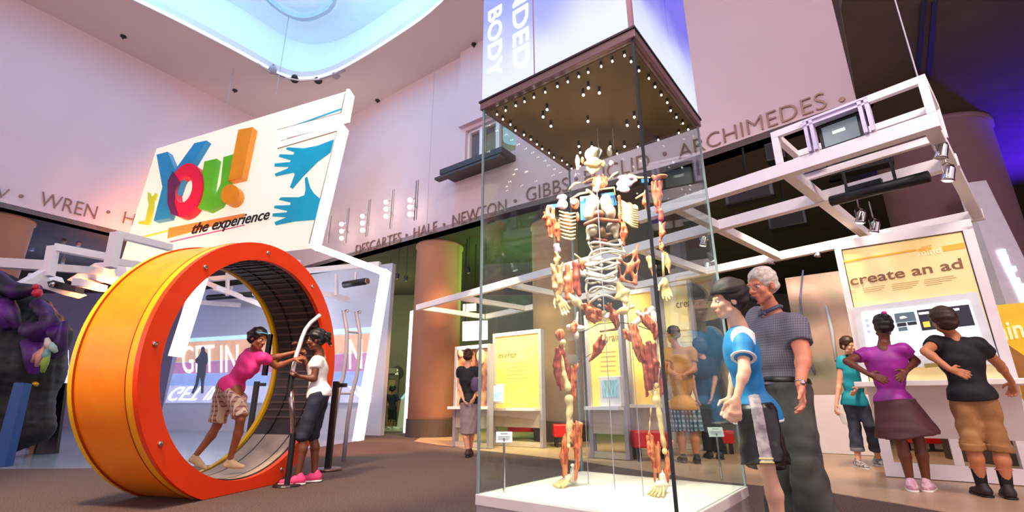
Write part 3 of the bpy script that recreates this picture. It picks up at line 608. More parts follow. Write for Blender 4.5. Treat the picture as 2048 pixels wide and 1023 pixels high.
def band(y0l, y0r, y1l, y1r, c, n):
    xl = lambda y: 78 + (y - 405) * (18 - 78) / 229
    xr = lambda y: 760 + (y - 362) * (-12) / 272
    MB().prism([k3(xl(y0l), y0l, .075), k3(xr(y0r), y0r, .075), k3(xr(y1r), y1r, .075), k3(xl(y1l), y1l, .075)], -BN * .012).out('colour_band', emi(n, c, .55), scr)
band(405, 364, 416, 382, 'BFEFF4', 'cyan'); band(418, 386, 490, 452, 'D8A88C', 'tan'); band(492, 455, 530, 520, 'B07CA8', 'mauve'); band(532, 522, 572, 574, '8FA8E0', 'blue'); band(574, 576, 632, 632, 'B8BCE0', 'pale')
tw = mat('screen_text', 'FFFFFF', .6, emit=1.0)
def stext(t, x0, x1, y, cap, off=.09, **k):
    a, b = k3(x0, y, off), k3(x1, y - (x1 - x0) * .03, off); v = k3(x0, y - cap, off) - a; text(t, a, b - a, v, BN * .01, 'lettering', tw, scr, **k)
stext('GET', 80, 196, 528, 100, bold=-.005); stext('IN', 216, 280, 526, 102, bold=-.005); stext('N', 676, 722, 514, 112, bold=-.005)
stext('GET', 55, 165, 578, -50, shear=-1.2, bold=-.005); stext('IN', 190, 240, 576, -50, shear=-1.2, bold=-.005); stext('N', 672, 706, 574, -54, shear=1.2, bold=-.005)  # upside-down sheared letters stand in for the screen text's reflection
sil = [(152, 432), (160, 436), (160, 450), (168, 458), (172, 480), (164, 500), (162, 530), (156, 560), (154, 600), (146, 600), (146, 560), (142, 540), (134, 575), (118, 602), (112, 598), (126, 565), (132, 530), (134, 495), (126, 490), (126, 478), (138, 466), (146, 450), (146, 438)]
MB().prism([k3(x, y, .10) for x, y in sil], -BN * .008).out('projected_silhouette', mat('silhouette', '59606E', .8, emit=.1), scr)
# light booth panel strip right of the screen (screen edge), ceiling beams and projectors inside the booth
bb = thing('booth_ceiling_frame', 'white ceiling frame of beams above the projection screen behind the wheel', 'frame', bw(560, 600, 1.2))
mb = MB()
for (x0, y0, x1, y1) in ((330, 566, 760, 528), (300, 598, 480, 610), (400, 560, 600, 640), (560, 562, 700, 600), (430, 575, 500, 600)): mb.beam(bw(x0, y0, 1.6), bw(x1, y1, .3), .12, .14)
mb.out('beam', white_m, bb)
MB().beam(bw(598, 560, 1.0), bw(598, 520, 1.0), .08, .08).beam(bw(673, 590, .8), bw(673, 548, .8), .08, .08).beam(bw(455, 590, 1.2), bw(455, 545, 1.2), .08, .08).out('drop_post', white_m, bb)
for i, (x, y, w_) in enumerate(((710, 566, 44), (462, 592, 90))):
    a, b = bw(x - w_ / 2, y + 3, 1.0), bw(x + w_ / 2, y - 4, 1.0); t = thing('projector', ['black projector under the booth ceiling right of the wheel', 'long black projector seen through the top of the wheel'][i], 'projector', (a + b) / 2)
    MB().tube([a, b], .09, 12).out('projector_body', black_m, t, True); MB().beam((a + b) / 2 + [0, 0, .3], (a + b) / 2, .05, .05).out('mount', white_m, t)
    MB().lathe(b, nrm(b - a), [(0, .07), (.06, .08)], 12).out('lens_barrel', chrome_m, t)
# tall curved steel frame and white leaning board by the portal
cf = thing('curved_rail_frame', 'tall bent grey rail frame standing right of the orange wheel', 'rail', G(650, 900))
q = [P(320 + x * .56, 450 + y * .56, 7.2) for x, y in ((672, 305), (655, 305), (668, 380), (666, 450), (655, 540), (638, 600), (622, 700), (612, 780))]; q[-1][2] = 0.02
MB().tube(q, .03, 8).out('upright_tube', grey_m, cf, True)
q2 = [p + np.array([.16, .1, 0]) for p in q]; MB().tube(q2, .03, 8).out('upright_tube', grey_m, cf, True)
MB().tube([q[2], q2[2]], .02, 6).tube([q[5], q2[5]], .02, 6).out('crossbar', grey_m, cf)

# ------------------------------------------------------------------ the orange wheel
SC = 1.12; AZ = 1.313; wu = np.array([math.cos(AZ), math.sin(AZ), 0]); wn = np.array([-math.sin(AZ), math.cos(AZ), 0]); wz = np.array([0, 0, 1.])
WC = np.array([-2.2916 * SC, 4.46 * SC, .8 + .336 * SC]); RO, RI, WW = 1.1158 * SC, .955 * SC, .686 * SC
wheel = thing('human_wheel', 'giant orange running wheel with red front ring on the carpet', 'wheel', (WC[0], WC[1], 0))
def circ(r, off, n=144): return [WC + wn * off + wu * r * math.cos(2 * PI * i / n) + wz * r * math.sin(2 * PI * i / n) for i in range(n)]
def cutfloor(o):
    import bmesh
    bm = bmesh.new(); bm.from_mesh(o.data); base = origin_of(o)
    bmesh.ops.bisect_plane(bm, geom=bm.verts[:] + bm.edges[:] + bm.faces[:], plane_co=(0, 0, .004 - base[2]), plane_no=(0, 0, -1), clear_outer=True)
    bm.to_mesh(o.data); bm.free(); return o
or_m = mat('orange_barrel', 'FF8E00', .42, var=.06, coat=.12, color2='FF8400'); rd_m = mat('red_ring', 'F23C04', .38, var=.05, coat=.15); yl_m = mat('yellow_rim', 'FFC400', .4, coat=.1)
def smoothout(mb, nm, m, par=wheel):
    o = cutfloor(mb.out(nm, m, par)); o.data.polygons.foreach_set('use_smooth', [True] * len(o.data.polygons)); o.data.set_sharp_from_angle(angle=.6); return o
smoothout(MB().ring(circ(RO - .012, .05), circ(RO - .05, .05), wn * (WW - .10)), 'barrel', or_m)
smoothout(MB().ring(circ(RO, .0), circ(RI, .0), wn * .05), 'front_ring', rd_m)
smoothout(MB().ring(circ(RO, .05), circ(RO - .02, .05), wn * .07), 'barrel_edge', mat('orange_edge', 'FFA800', .4, coat=.1))
smoothout(MB().ring(circ(RO + .004, .118), circ(RO - .02, .118), wn * .006), 'seam_line', mat('wheel_seam', '9A3408', .5))
smoothout(MB().ring(circ(RO + .004, WW - .10), circ(RO - .02, WW - .10), wn * .006), 'seam_line', MATS['wheel_seam'])
smoothout(MB().ring(circ(RO, WW - .09), circ(RI, WW - .04), wn * .05), 'rear_ring', yl_m)
# inner running surface with slats
tr_m = mat('running_rubber', '3A2C28', .42, var=.35, scale=5, bump=.2); smoothout(MB().ring(circ(RI + .03, .05), circ(RI, .05), wn * (WW - .13)), 'running_surface', tr_m)
mb = MB(); N = 72
for i in range(N):
    a = 2 * PI * i / N
    if -2.6 < ((a + PI) % (2 * PI)) - PI < -.55: continue
    c = WC + (wu * math.cos(a) + wz * math.sin(a)) * (RI - .004); tng = -wu * math.sin(a) + wz * math.cos(a); rr = wu * math.cos(a) + wz * math.sin(a)
    mb.add([c + tng * x + wn * y + rr * z for x in (-.012, .012) for y in (.07, WW - .1) for z in (-.006, .012)], [(0, 1, 3, 2), (4, 6, 7, 5), (0, 4, 5, 1), (2, 3, 7, 6), (0, 2, 6, 4), (1, 5, 7, 3)])
tag(mb.out('tread_slats', mat('tread_slat', '5E463C', .4), wheel), kind='stuff')
lower = [i for i in range(144) if -2.3 < 2 * PI * i / 144 - 2 * PI < -.7]
mb = MB(); q = [WC + wu * RI * .996 * math.cos(2 * PI * i / 144) + wz * RI * .996 * math.sin(2 * PI * i / 144) for i in lower]; V = [p + wn * .07 for p in q] + [p + wn * (WW - .11) for p in q]; n = len(q)
mb.add(V + [v + np.array(nrm(WC + wn * .3 - v)) * .006 for v in V], [(i, i + 1, n + i + 1, n + i) for i in range(n - 1)] + [(2 * n + i, 3 * n + i, 3 * n + i + 1, 2 * n + i + 1) for i in range(n - 1)]); mb.out('running_mat', mat('running_mat', 'C0A890', .5, var=.25, scale=4), wheel, True)
for off in (.16, .48): smoothout(MB().ring(circ(RI - .001, off), circ(RI - .012, off), wn * .014), 'guide_line', black_m)
for i in range(9):
    a = .28 + i * 2 * PI / 9
    c = WC + (wu * math.cos(a) + wz * math.sin(a)) * ((RO + RI) / 2)
    if c[2] < .1: continue
    MB().lathe(c, -wn, [(0, .018), (.008, .024), (.014, .014)], 12).out('bolt', chrome_m, wheel, True)
# dark hub fittings inside the far side
MB().beam(WC + wn * (WW - .06) + wu * .88 + wz * -.05, WC + wn * (WW - .06) + wu * .88 + wz * .45, .05, .05).out('brake_bar', black_m, wheel)
# curved white handle of the wheel
hd = thing('wheel_handle', 'bent white handlebar held by both girls beside the wheel', 'handle', G(590, 935))
kk = lambda x, y, Y: P(320 + x * .56, 450 + y * .56, Y)
pts = [kk(572, 320, 5.42), kk(560, 330, 5.4), kk(538, 348, 5.38), kk(520, 372, 5.36), kk(508, 400, 5.34), kk(500, 425, 5.33), kk(488, 460, 5.32), kk(478, 500, 5.31), kk(470, 540, 5.3), kk(466, 575, 5.3)]
MB().tube(pts, .022, 10).out('handle_tube', white_m, hd, True); MB().tube([pts[-1], kk(470, 640, 5.3), kk(476, 750, 5.32)], .026, 10).out('lower_tube', chrome_m, hd, True)
e0 = kk(476, 745, 5.32); MB().tube([e0, (e0[0], e0[1], .02)], .03, 10).lathe((e0[0], e0[1], 0.0), (0, 0, 1), [(0.004, .14), (.02, .13)], 20).out('foot_post', black_m, hd); MB().tube([pts[-2] + [0, 0, .02], pts[-1] - [0, 0, .1]], .034, 10).out('grip', black_m, hd)
for i, (x, yt, yb, Y) in enumerate(((655, 762, 940, 5.75), (504, 762, 880, 6.6))):
    g = G(x, yb) if i == 0 else P(490, 868, 7.0) * 0 + G(492, 915); T = P(x + (4 if i == 0 else 0), yt, g[1]); t = thing('barrier_post', ['black post with round base beside the girl in white', 'black post behind the running girl, seen through the wheel'][i], 'post', g)
    MB().beam((g[0], g[1], .02), (g[0], g[1], T[2]), .07, .07).out('post', black_m, t, bevel=.006); MB().lathe((g[0], g[1], 0), (0, 0, 1), [(.012, .17), (.028, .16)], 28).out('base_disc', mat('post_base', '6A5048', .4, .3), t)
    MB().beam((g[0] - .02, g[1], T[2] - .05), (g[0] + .14, g[1], T[2] - .05), .05, .05).out('belt_head', black_m, t)

# hanging light rods before the right wall
rods = [(660, 432, 486, 452, 1), (696, 416, 486, 462, 3), (738, 399, 472, 446, 3), (785, 380, 456, 418, 3), (833, 361, 440, 414, 3)]
for i, (x, y0, y1, yb, nb) in enumerate(rods):
    a, b = W(x, y0, r1, uw, .35), W(x - 4, y1, r1, uw, .35); b[:2] = a[:2]; t = thing('light_rod', ['short light rod half hidden by the edge of the coloured sign', 'light rod second from the coloured sign', 'light rod third from the coloured sign', 'light rod fourth from the coloured sign', 'tallest light rod, nearest the word HALE'][i], 'light', (a + b) / 2, 'light rods on the white wall')
    MB().tube([a, b], .022, 8).tube([a + uw * .08, b + uw * .08], .012, 6).out('rod', chrome_m, t)
    wp = W(x, (y0 + y1) / 2, r1, uw, 0.0); MB().beam((a + b) / 2, np.array([wp[0], wp[1], ((a + b) / 2)[2]]), .03, .03).out('bracket', chrome_m, t)
    for k in range(nb):
        c = W(x - 13, yb - 14 + k * 14, r1, uw, .35); MB().ball(c, .065, 10).out('bulb', bulb_m, t, True); MB().tube([c, np.array([a[0], a[1], c[2]])], .01, 6).out('bulb_arm', chrome_m, t)

# ------------------------------------------------------------------ glass display case and lightbox
KZ = H_ = 0.364; ZT = 2.569
ca, cb = math.cos(.6607), math.sin(.6607); CF = FR((-.183, 2.64, 0), (ca, -cb), (cb, ca)); SA, SB = 1.019, 1.044
case = thing('display_case', 'tall square glass display case on a white plinth, with glowing lightbox on top', 'display case', CF.p(SA / 2, SB / 2, 0))
MB().box(0, SA, 0, SB, 0.002, KZ - .05, CF).out('plinth', mat('plinth_side', 'A8A0A0', .35, var=.04), case, bevel=.004)
MB().box(-.004, SA + .004, -.004, SB + .004, KZ - .05, KZ, CF).out('plinth_top', mat('plinth_top', 'F2EDE6', .3, var=.05, scale=5), case, bevel=.004)
MB().lathe(CF.p(.42, -.001, .29), -CF.n, [(0, .016), (.02, .014), (.024, .006)], 14).out('lock', chrome_m, case)
gm = glass('case_glass'); ed = mat('glass_edge', '2E3C40', .3)
MB().box(.012, SA - .012, .006, .014, KZ, ZT, CF).out('glass_panel', gm, case); MB().box(.012, SA - .012, SB - .014, SB - .006, KZ, ZT, CF).out('glass_panel', gm, case)
MB().box(.006, .014, .014, SB - .014, KZ, ZT, CF).out('glass_panel', gm, case); MB().box(SA - .014, SA - .006, .014, SB - .014, KZ, ZT, CF).out('glass_panel', gm, case)
for x, y in ((.006, .006), (SA - .006, .006), (.006, SB - .006), (SA - .006, SB - .006)): MB().box(x - .006, x + .006, y - .006, y + .006, KZ, ZT, CF).out('corner_seal', ed if (x > .5 and y < .5) else mat('corner_clear', '8FA4A8', .3), case)
fr_m = mat('lightbox_frame', '8A6E74', .35, .4); dk = mat('lightbox_dark', '7A6038', .8, var=.35, scale=1.2)
MB().box(-.012, SA + .012, -.012, SB + .012, ZT, ZT + .05, CF).out('lightbox_rim', fr_m, case, bevel=.004)
MB().box(.03, SA - .03, .03, SB - .03, ZT - .004, ZT, CF).out('case_ceiling', dk, case)
MB().box(-.018, SA + .018, -.018, SB + .018, ZT + .05, ZT + .062, CF).out('lower_trim', mat('trim_dark', '2A2426', .4), case)
def lbm(name, c1, c2, z0, z1, e):
    m = bpy.data.materials.new(name); m.use_nodes = True; nt = m.node_tree; b = nt.nodes['Principled BSDF']; tc = nt.nodes.new('ShaderNodeTexCoord'); sp = nt.nodes.new('ShaderNodeSeparateXYZ')
    mr = nt.nodes.new('ShaderNodeMapRange'); mr.inputs[1].default_value = z0; mr.inputs[2].default_value = z1; mr.interpolation_type = 'SMOOTHSTEP'
    no = nt.nodes.new('ShaderNodeTexNoise'); no.inputs['Scale'].default_value = 1.6; ad = nt.nodes.new('ShaderNodeMath'); ad.operation = 'MULTIPLY_ADD'; ad.inputs[1].default_value = .7
    nt.links.new(tc.outputs['Object'], sp.inputs[0]); nt.links.new(tc.outputs['Object'], no.inputs[0]); nt.links.new(no.outputs[0], ad.inputs[0]); nt.links.new(sp.outputs[2], ad.inputs[2]); nt.links.new(ad.outputs[0], mr.inputs[0])
    mx = nt.nodes.new('ShaderNodeMix'); mx.data_type = 'RGBA'; mx.inputs[6].default_value = (*lin(c1), 1); mx.inputs[7].default_value = (*lin(c2), 1); nt.links.new(mr.outputs[0], mx.inputs[0])
    b.inputs['Base Color'].default_value = (.16, .17, .22, 1); nt.links.new(mx.outputs[2], b.inputs['Emission Color']); b.inputs['Emission Strength'].default_value = e; b.inputs['Roughness'].default_value = .3; return m
# z range below is in the case's own coordinates: pale at the foot of the lightbox, bluer towards its top
lb_a = lbm('lightbox_film', 'E2EAFF', '7C92F2', ZT + .50, ZT + 1.05, .78); lb_b = lbm('lightbox_film_blue', 'D8E4FF', '3038DC', ZT + .45, ZT + 1.10, .78)
Z0, Z1 = ZT + .062, ZT + 1.75
MB().box(0, SA * .395, -.006, .03, Z0, Z1, CF).out('lit_panel', lb_a, case); MB().box(SA * .405, SA - .02, -.006, .03, Z0, Z1, CF).out('lit_panel', lb_a, case)
MB().box(SA - .03, SA + .006, .02, SB * .55, Z0, Z1, CF).out('lit_panel', lb_b, case); MB().box(SA - .03, SA + .006, SB * .56, SB, Z0, Z1, CF).out('lit_panel', lb_b, case)
MB().box(.0, .03, .03, SB, Z0, Z1, CF).box(.03, SA - .03, SB - .03, SB, Z0, Z1, CF).out('lit_panel', lb_b, case)
MB().box(SA - .02, SA + .004, -.004, .02, Z0, Z1, CF).box(SA * .395, SA * .405, -.004, .03, Z0, Z1, CF).out('panel_joint', mat('joint_mauve', 'B08090', .4), case)
MB().box(-.004, SA + .004, -.004, SB + .004, Z1, Z1 + .03, CF).out('lightbox_lid', fr_m, case)
wt = mat('lightbox_letter', 'FFFFFF', .5, emit=1.15)
def cw_(px, py): q = W(px, py, CF.o, CF.u, .0); q = q - CF.o; return q @ CF.u, q @ CF.w
def down(txt, xb, xt, yb, ye):
    a0, z0 = cw_(xb, yb); a1, _ = cw_(xt, yb); _, z1 = cw_(xb, ye)
    o = CF.p(a0, -.008, z0); text(txt, o, (0, 0, z1 - z0), CF.u * (a1 - a0), -CF.n * .004, 'lettering', wt, case, bold=.012)
down('BODY', 979, 1006, 26, 161); down('EXPANDED', 1027, 1056, -152, 146)
# lamps in the case ceiling
sl = []
ring_ = [(x, .055) for x in np.linspace(.08, .95, 13)] + [(SA - .06, y) for y in np.linspace(.12, .98, 10)] + [(.06, y) for y in np.linspace(.12, .98, 12)] + [(x, SB - .06) for x in np.linspace(.14, .9, 6)]
cl_ = [(.30, .24), (.36, .19), (.28, .36), (.62, .20), (.70, .24), (.66, .16), (.30, .70), (.37, .76), (.25, .78), (.68, .66), (.75, .60), (.73, .72), (.50, .46), (.45, .84), (.55, .9)]
for x, y in ring_ + cl_:
    big = (x, y) in cl_; x += random.uniform(-.012, .012); l_ = .035 if big else .022
    MB().lathe(CF.p(x, y, ZT - .004), (0, 0, -1), [(0, .008), (l_, .009)], 8).out('ceiling_lamp', black_m, case)
    MB().ball(CF.p(x, y, ZT - .010 - l_), .0075 if big else .0055, 8).out('lamp_bulb', mat('case_bulb', 'FFF6E0', .4, emit=16), case, True)
for x, y, tx, ty, tz, e in ((.15, .12, .5, .6, 1.9, 80), (.85, .12, .5, .6, 1.6, 80), (.5, .1, .5, .55, .9, 80), (.12, .85, .5, .5, 1.2, 26), (.9, .85, .5, .5, 1.2, 26), (.5, .5, .5, .5, .4, 34)):
    lamp('SPOT', tuple(CF.p(x, y, ZT - .06)), tuple(CF.p(tx, ty, tz)), e, (1.0, .88, .70), .02, 85, .6, name='case_spot')
def label_stand(px, py, bx, by, lab, w=.085):
    g = G(bx, by, KZ); top = P(px, py, g[1]); t = thing('label_stand', lab, 'label stand', g, 'labels in the display case')
    MB().tube([g + [0, 0, .002], (g[0], g[1], top[2] - .01)], .006, 8).out('stem', chrome_m, t)
    f = FR((g[0], g[1] - .004, top[2] - .03), (1, .05), w=(0, .35, 1)); f.n = np.cross(f.w, f.u)
    pl = MB().box(-w / 2, w / 2, -.003, .003, 0, .055, f).out('label_plate', mat('label_plate', 'F0F0F4', .4), t, bevel=.001)
    MB().box(-w * .22, w * .22, -.0045, -.003, .043, .047, f).box(-w * .38, w * .38, -.0045, -.003, .030, .032, f).box(-w * .38, w * .34, -.0045, -.003, .022, .024, f).box(-w * .38, w * .3, -.0045, -.003, .014, .016, f).out('printed_lines', mat('print_grey', '8A90A4', .6), pl)
label_stand(1005, 872, 1008, 985, 'small white label on a thin stem at the left corner of the case'); label_stand(1433, 862, 1444, 962, 'small white label on a thin stem at the right corner of the case', .09)

# ------------------------------------------------------------------ exploded anatomical body in the case
bone = mat('bone', 'F6DC9C', .5, var=.18, scale=18); bone2 = mat('bone_pale', 'F6ECD8', .5, var=.15, scale=18); mus = mat('muscle', 'A83A22', .45, scale=26, color2='D98A58', stretch=(3, 3, .35)); mus2 = mat('muscle_dark', '7E2A20', .45, scale=26, color2='B8583C', stretch=(3, 3, .35))
org = mat('organ_grey', 'C8BCA8', .5, scale=14, color2='8E7868'); orr = mat('organ_red', 'A85A48', .45, scale=14, color2='6E3428'); dura = mat('lilac_membrane', 'D6C2D4', .45, scale=8, color2='B898B8')
SY = 2.84
body = thing('anatomical_body', 'exploded human body of bones, muscles and organs standing inside the glass case', 'specimen', (*((G(1135, 968, KZ) + G(1315, 985, KZ)) / 2)[:2], KZ))
def bp(x, y, dy=0.0): return P(x, y, SY + dy)
def z1_(x, y, dy=0.0): return bp(1040 + x * .3617, 270 + y * .3617, dy)      # upper enlarged view
def z2_(x, y, dy=0.0): return bp(1060 + x * .4136, 600 + y * .4136, dy)      # lower enlarged view
def bs(name, prims, m, h=.006, k=.012, wr=.0015, wf=90): return solid(name, prims, m, body, h, k, (), wr, wf)
def bundle(name, strips, m, n=3):
    ps = []
    for a, b, r in strips:
        a, b = np.asarray(a, float), np.asarray(b, float)
        for _ in range(n):
            o1, o2 = RNG.uniform(-1, 1, 3) * r * 1.1, RNG.uniform(-1, 1, 3) * r * .7; md = (a + b) / 2 + RNG.uniform(-1, 1, 3) * r
            ps += [C(a + o1, md, r * .42, r * .84), C(md, b + o2, r * .84, r * .32)]
    return bs(name, ps, m, .005, .006, .0012, 120)
# skull: cranium halves, face, jaw, ear-side flaps
bs('cranium', [E(z1_(405, 108), (.056, .06, .046)), NEG(E(z1_(437, 100, -.04), (.012, .04, .03)))], bone2)
bs('face_bones', [E(z1_(405, 155, -.03), (.048, .040, .036)), C(z1_(365, 155, -.05), z1_(445, 150, -.05), .014), NEG(E(z1_(385, 145, -.08), (.012, .02, .010))), NEG(E(z1_(428, 143, -.08), (.012, .02, .010))), NEG(E(z1_(406, 168, -.08), (.007, .02, .010)))], bone)
bs('jaw_bone', [C(z1_(372, 180), z1_(400, 208, -.05), .010), C(z1_(400, 208, -.05), z1_(440, 182), .010), E(z1_(404, 196, -.04), (.022, .02, .010))], bone)
for (x, y, w_, h_, m) in ((318, 150, 13, 52, bone2), (495, 90, 15, 34, bone2), (505, 155, 16, 20, dura), (458, 158, 16, 24, bone), (345, 140, 9, 26, mus), (308, 222, 6, 14, dura)):
    bs('skull_flap', [E(z1_(x, y), (w_ * .0011, .02, h_ * .0011))], m)
MB().tube([z1_(437, 70, -.02), z1_(452, 90, -.05), z1_(440, 130, -.06)], .010, 8).out('brain_slice', mat('brain_dark', '241E1A', .4), body, True)
# neck, collar and shoulders
bundle('neck_muscle', [(z1_(418, 232), z1_(410, 310), .018), (z1_(450, 232), z1_(440, 300), .016), (z1_(475, 240), z1_(455, 290), .014)], mus, 4); bs('larynx', [C(z1_(435, 240, -.03), z1_(425, 305, -.03), .016)], dura)
for a in (((348, 265), (385, 245), (470, 232)), ((272, 300), (300, 268), (335, 262)), ((278, 355), (330, 325), (395, 312)), ((490, 245), (520, 215), (540, 205)), ((440, 300), (520, 290), (525, 330)), ((600, 215), (650, 235), (720, 235)), ((640, 350), (690, 320), (700, 290))):
    MB().tube([z1_(*p) for p in a], [.006, .008, .005], 8).out('collar_bone', bone if a[0][0] != 348 else mus, body, True)
bs('shoulder_blade', [E(z1_(232, 345), (.034, .02, .022)), E(z1_(235, 385), (.036, .018, .034))], dura); bs('shoulder_blade', [E(z1_(590, 235), (.058, .022, .018)), E(z1_(575, 270), (.052, .02, .032)), C(z1_(540, 300), z1_(640, 250), .012)], dura)
bs('shoulder_muscle', [E(z1_(305, 380), (.028, .016, .040))], mus); bs('shoulder_muscle', [E(z1_(785, 228), (.040, .022, .016)), C(z1_(735, 228), z1_(750, 245), .012)], mus)
bs('shoulder_membrane', [E(z1_(295, 370, -.02), (.022, .010, .022))], dura); bs('shoulder_membrane', [E(z1_(575, 300, -.02), (.036, .012, .024))], dura)
blue_p = mat('blue_support', '1E78B8', .4)
MB().prism([z1_(150, 385, .06), z1_(215, 378, .06), z1_(215, 398, .06), z1_(150, 402, .06)], (0, .01, 0)).prism([z1_(332, 340, .06), z1_(420, 330, .06), z1_(400, 470, .06), z1_(335, 470, .06)], (0, .01, 0)).prism([z1_(450, 322, .06), z1_(518, 314, .06), z1_(536, 385, .06), z1_(470, 400, .06)], (0, .01, 0)).prism([z1_(670, 238, .06), z1_(712, 232, .06), z1_(712, 262, .06), z1_(672, 262, .06)], (0, .01, 0)).out('support_plate', blue_p, body)
# outer rib baskets (left and right) : curved slats
def ribs(x0, x1, ytop, ybot, n, lean, m):
    for i in range(n):
        t = i / (n - 1); y = ytop + (ybot - ytop) * t; w0, w1 = x0 + 10 * t, x1 - 8 * abs(t - .4)
        MB().tube([z1_(w0, y, .03), z1_((w0 * 2 + w1) / 3, y + lean * .25 + 8, -.03), z1_((w0 + 2 * w1) / 3, y + lean * .7 + 10, -.04), z1_(w1, y + lean, .0)], [.005, .0075, .0075, .005], 8).out('rib', m, body, True)
ribs(218, 308, 420, 560, 8, 10, bone); ribs(548, 655, 355, 455, 9, 55, bone)
bs('rib_muscle', [E(z1_(262, 480, .02), (.028, .016, .070)), E(z1_(318, 450), (.012, .014, .032))], mus); bs('rib_muscle', [E(z1_(605, 420, .02), (.036, .016, .062)), C(z1_(548, 340), z1_(552, 480), .010)], mus)
bundle('flank_muscle', [(z1_(575, 480), z1_(570, 600), .016), (z1_(560, 500), z1_(578, 610), .013)], mus)
# lungs, heart, liver and gut
bs('lung', [E(z1_(402, 385, -.02), (.044, .04, .070)), E(z1_(385, 435, -.02), (.038, .036, .048)), C(z1_(372, 305), z1_(430, 350), .010)], org); bs('lung', [E(z1_(475, 380, -.02), (.040, .04, .066)), E(z1_(500, 430, -.02), (.034, .036, .046))], org)
bs('heart', [E(z1_(436, 435, -.06), (.034, .028, .026))], orr); bs('diaphragm', [C(z1_(362, 492, -.04), z1_(430, 466, -.06), .014), C(z1_(430, 466, -.06), z1_(535, 476, -.04), .014)], orr)
bs('liver', [E(z1_(402, 525), (.040, .032, .042)), C(z1_(378, 510), z1_(378, 575), .014)], org); bs('stomach', [E(z1_(512, 510), (.040, .032, .040)), C(z1_(535, 500), z1_(530, 560), .016)], org); bs('gallbladder', [E(z1_(452, 528, -.02), (.026, .026, .034)), C(z1_(440, 560), z1_(500, 545, -.02), .012)], mat('gut_dark', '6A4A34', .5, scale=14, color2='3A2A20'))
MB().tube([z1_(450 + 40 * math.cos(i * 1.1) * (1 - i * .02), 560 + i * 4, .01 * math.sin(i * 1.1)) for i in range(12)], .008, 8).out('intestine', orr, body, True)
# central spinal rings of bone
for i, (xc, y, w_, t_) in enumerate(((475, 600, 88, 14), (485, 640, 92, 12), (478, 660, 96, 12), (462, 700, 100, 13), (460, 728, 92, 12), (450, 770, 86, 11), (448, 800, 84, 11), (455, 850, 70, 12), (455, 900, 66, 12))):
    q = [z1_(xc + w_ * math.cos(a), y + 14 * math.sin(2 * a + i) - 8 * math.cos(a), -.07 * math.sin(a)) for a in np.linspace(0, 2 * PI, 28, endpoint=False)]
    MB().tube(q, t_ * .00062, 8, True).out('pelvic_ring' if i > 6 else 'lower_rib', bone2, body, True)
for k in range(13): MB().ball(z1_(455 - k * 1.5, 590 + k * 32, .04), (.013, .013, .0095), 10).out('vertebra', bone2, body, True)
MB().tube([z1_(378, 590), z1_(400, 640), z1_(370, 690), z1_(375, 780), z1_(365, 850), z1_(380, 920)], .007, 8).out('side_strut', bone2, body, True); MB().tube([z1_(548, 575), z1_(575, 640), z1_(540, 690), z1_(530, 780)], .007, 8).out('side_strut', bone2, body, True)
# abdominal wall flaps
def flap(pts, m, th=.014):
    ps = [z1_(*p) for p in pts]; n = len(ps); c = sum(ps) / n; pr = []
    for i in range(n): pr += [C(ps[i], ps[(i + 1) % n], th * .45), C(ps[i], c, th * .5, th * .8)]
    return bs('muscle_flap', pr, m, .006, .02)
flap([(545, 690), (640, 640), (655, 700), (640, 820), (560, 800)], mus); flap([(545, 820), (600, 860), (585, 920), (535, 900)], bone); flap([(260, 720), (285, 760), (290, 870), (258, 900), (245, 800)], mus)
flap([(300, 705), (325, 720), (328, 880), (300, 850)], mus2); flap([(355, 700), (330, 690), (345, 740)], mus); MB().tube([z1_(300, 655), z1_(330, 680), z1_(350, 700)], .005, 8).out('tendon', bone, body, True)
MB().tube([z1_(650, 600), z1_(645, 650), z1_(655, 720)], .006, 8).out('tendon', mus, body, True); flap([(270, 880), (330, 920), (345, 950), (300, 930)], bone)
# arms
def arm(ptsl, hand, nm=1):
    bundle('arm_muscle', ptsl[0], mus, 3); bundle('forearm_muscle', ptsl[1], mat('muscle_pale', 'D88A54', .45, scale=26, color2='F0C890', stretch=(3, 3, .35)), 3)
    w0, d_ = hand; bs('hand_bones', hand_prims(w0, d_, (0, -1, -.2), 1, .25, .8), bone, .0045, .004)
arm([[(z1_(150, 405), z1_(160, 500), .020), (z1_(175, 410), z1_(182, 560), .018), (z1_(140, 420), z1_(165, 560), .012), (z1_(205, 480), z1_(212, 590), .016)], [(z1_(205, 640), z1_(200, 720), .014), (z1_(190, 730), z1_(205, 900), .022), (z1_(225, 720), z1_(220, 900), .016), (z1_(200, 780), z1_(210, 920), .02)]], (z1_(205, 885), z1_(250, 965) - z1_(205, 885)))
arm([[(z1_(745, 260), z1_(755, 400), .020), (z1_(775, 260), z1_(770, 420), .018), (z1_(690, 330), z1_(710, 410), .020), (z1_(800, 480), z1_(775, 590), .014)], [(z1_(715, 660), z1_(750, 800), .014), (z1_(810, 650), z1_(825, 760), .012), (z1_(780, 600), z1_(785, 640), .01)]], (z1_(798, 800), z1_(806, 850) - z1_(798, 800)))
for a, b in (((185, 400), (190, 600)), ((210, 600), (205, 780)), ((772, 400), (780, 600)), ((790, 640), (795, 800))): MB().tube([z1_(*a, .01), z1_(*b, .01)], [.009, .007], 10).out('arm_bone', bone, body, True)
bs('elbow_band', [C(z1_(200, 615), z1_(208, 640), .020)], dura); bs('upper_arm_band', [C(z1_(778, 425), z1_(780, 465), .018)], mus2)
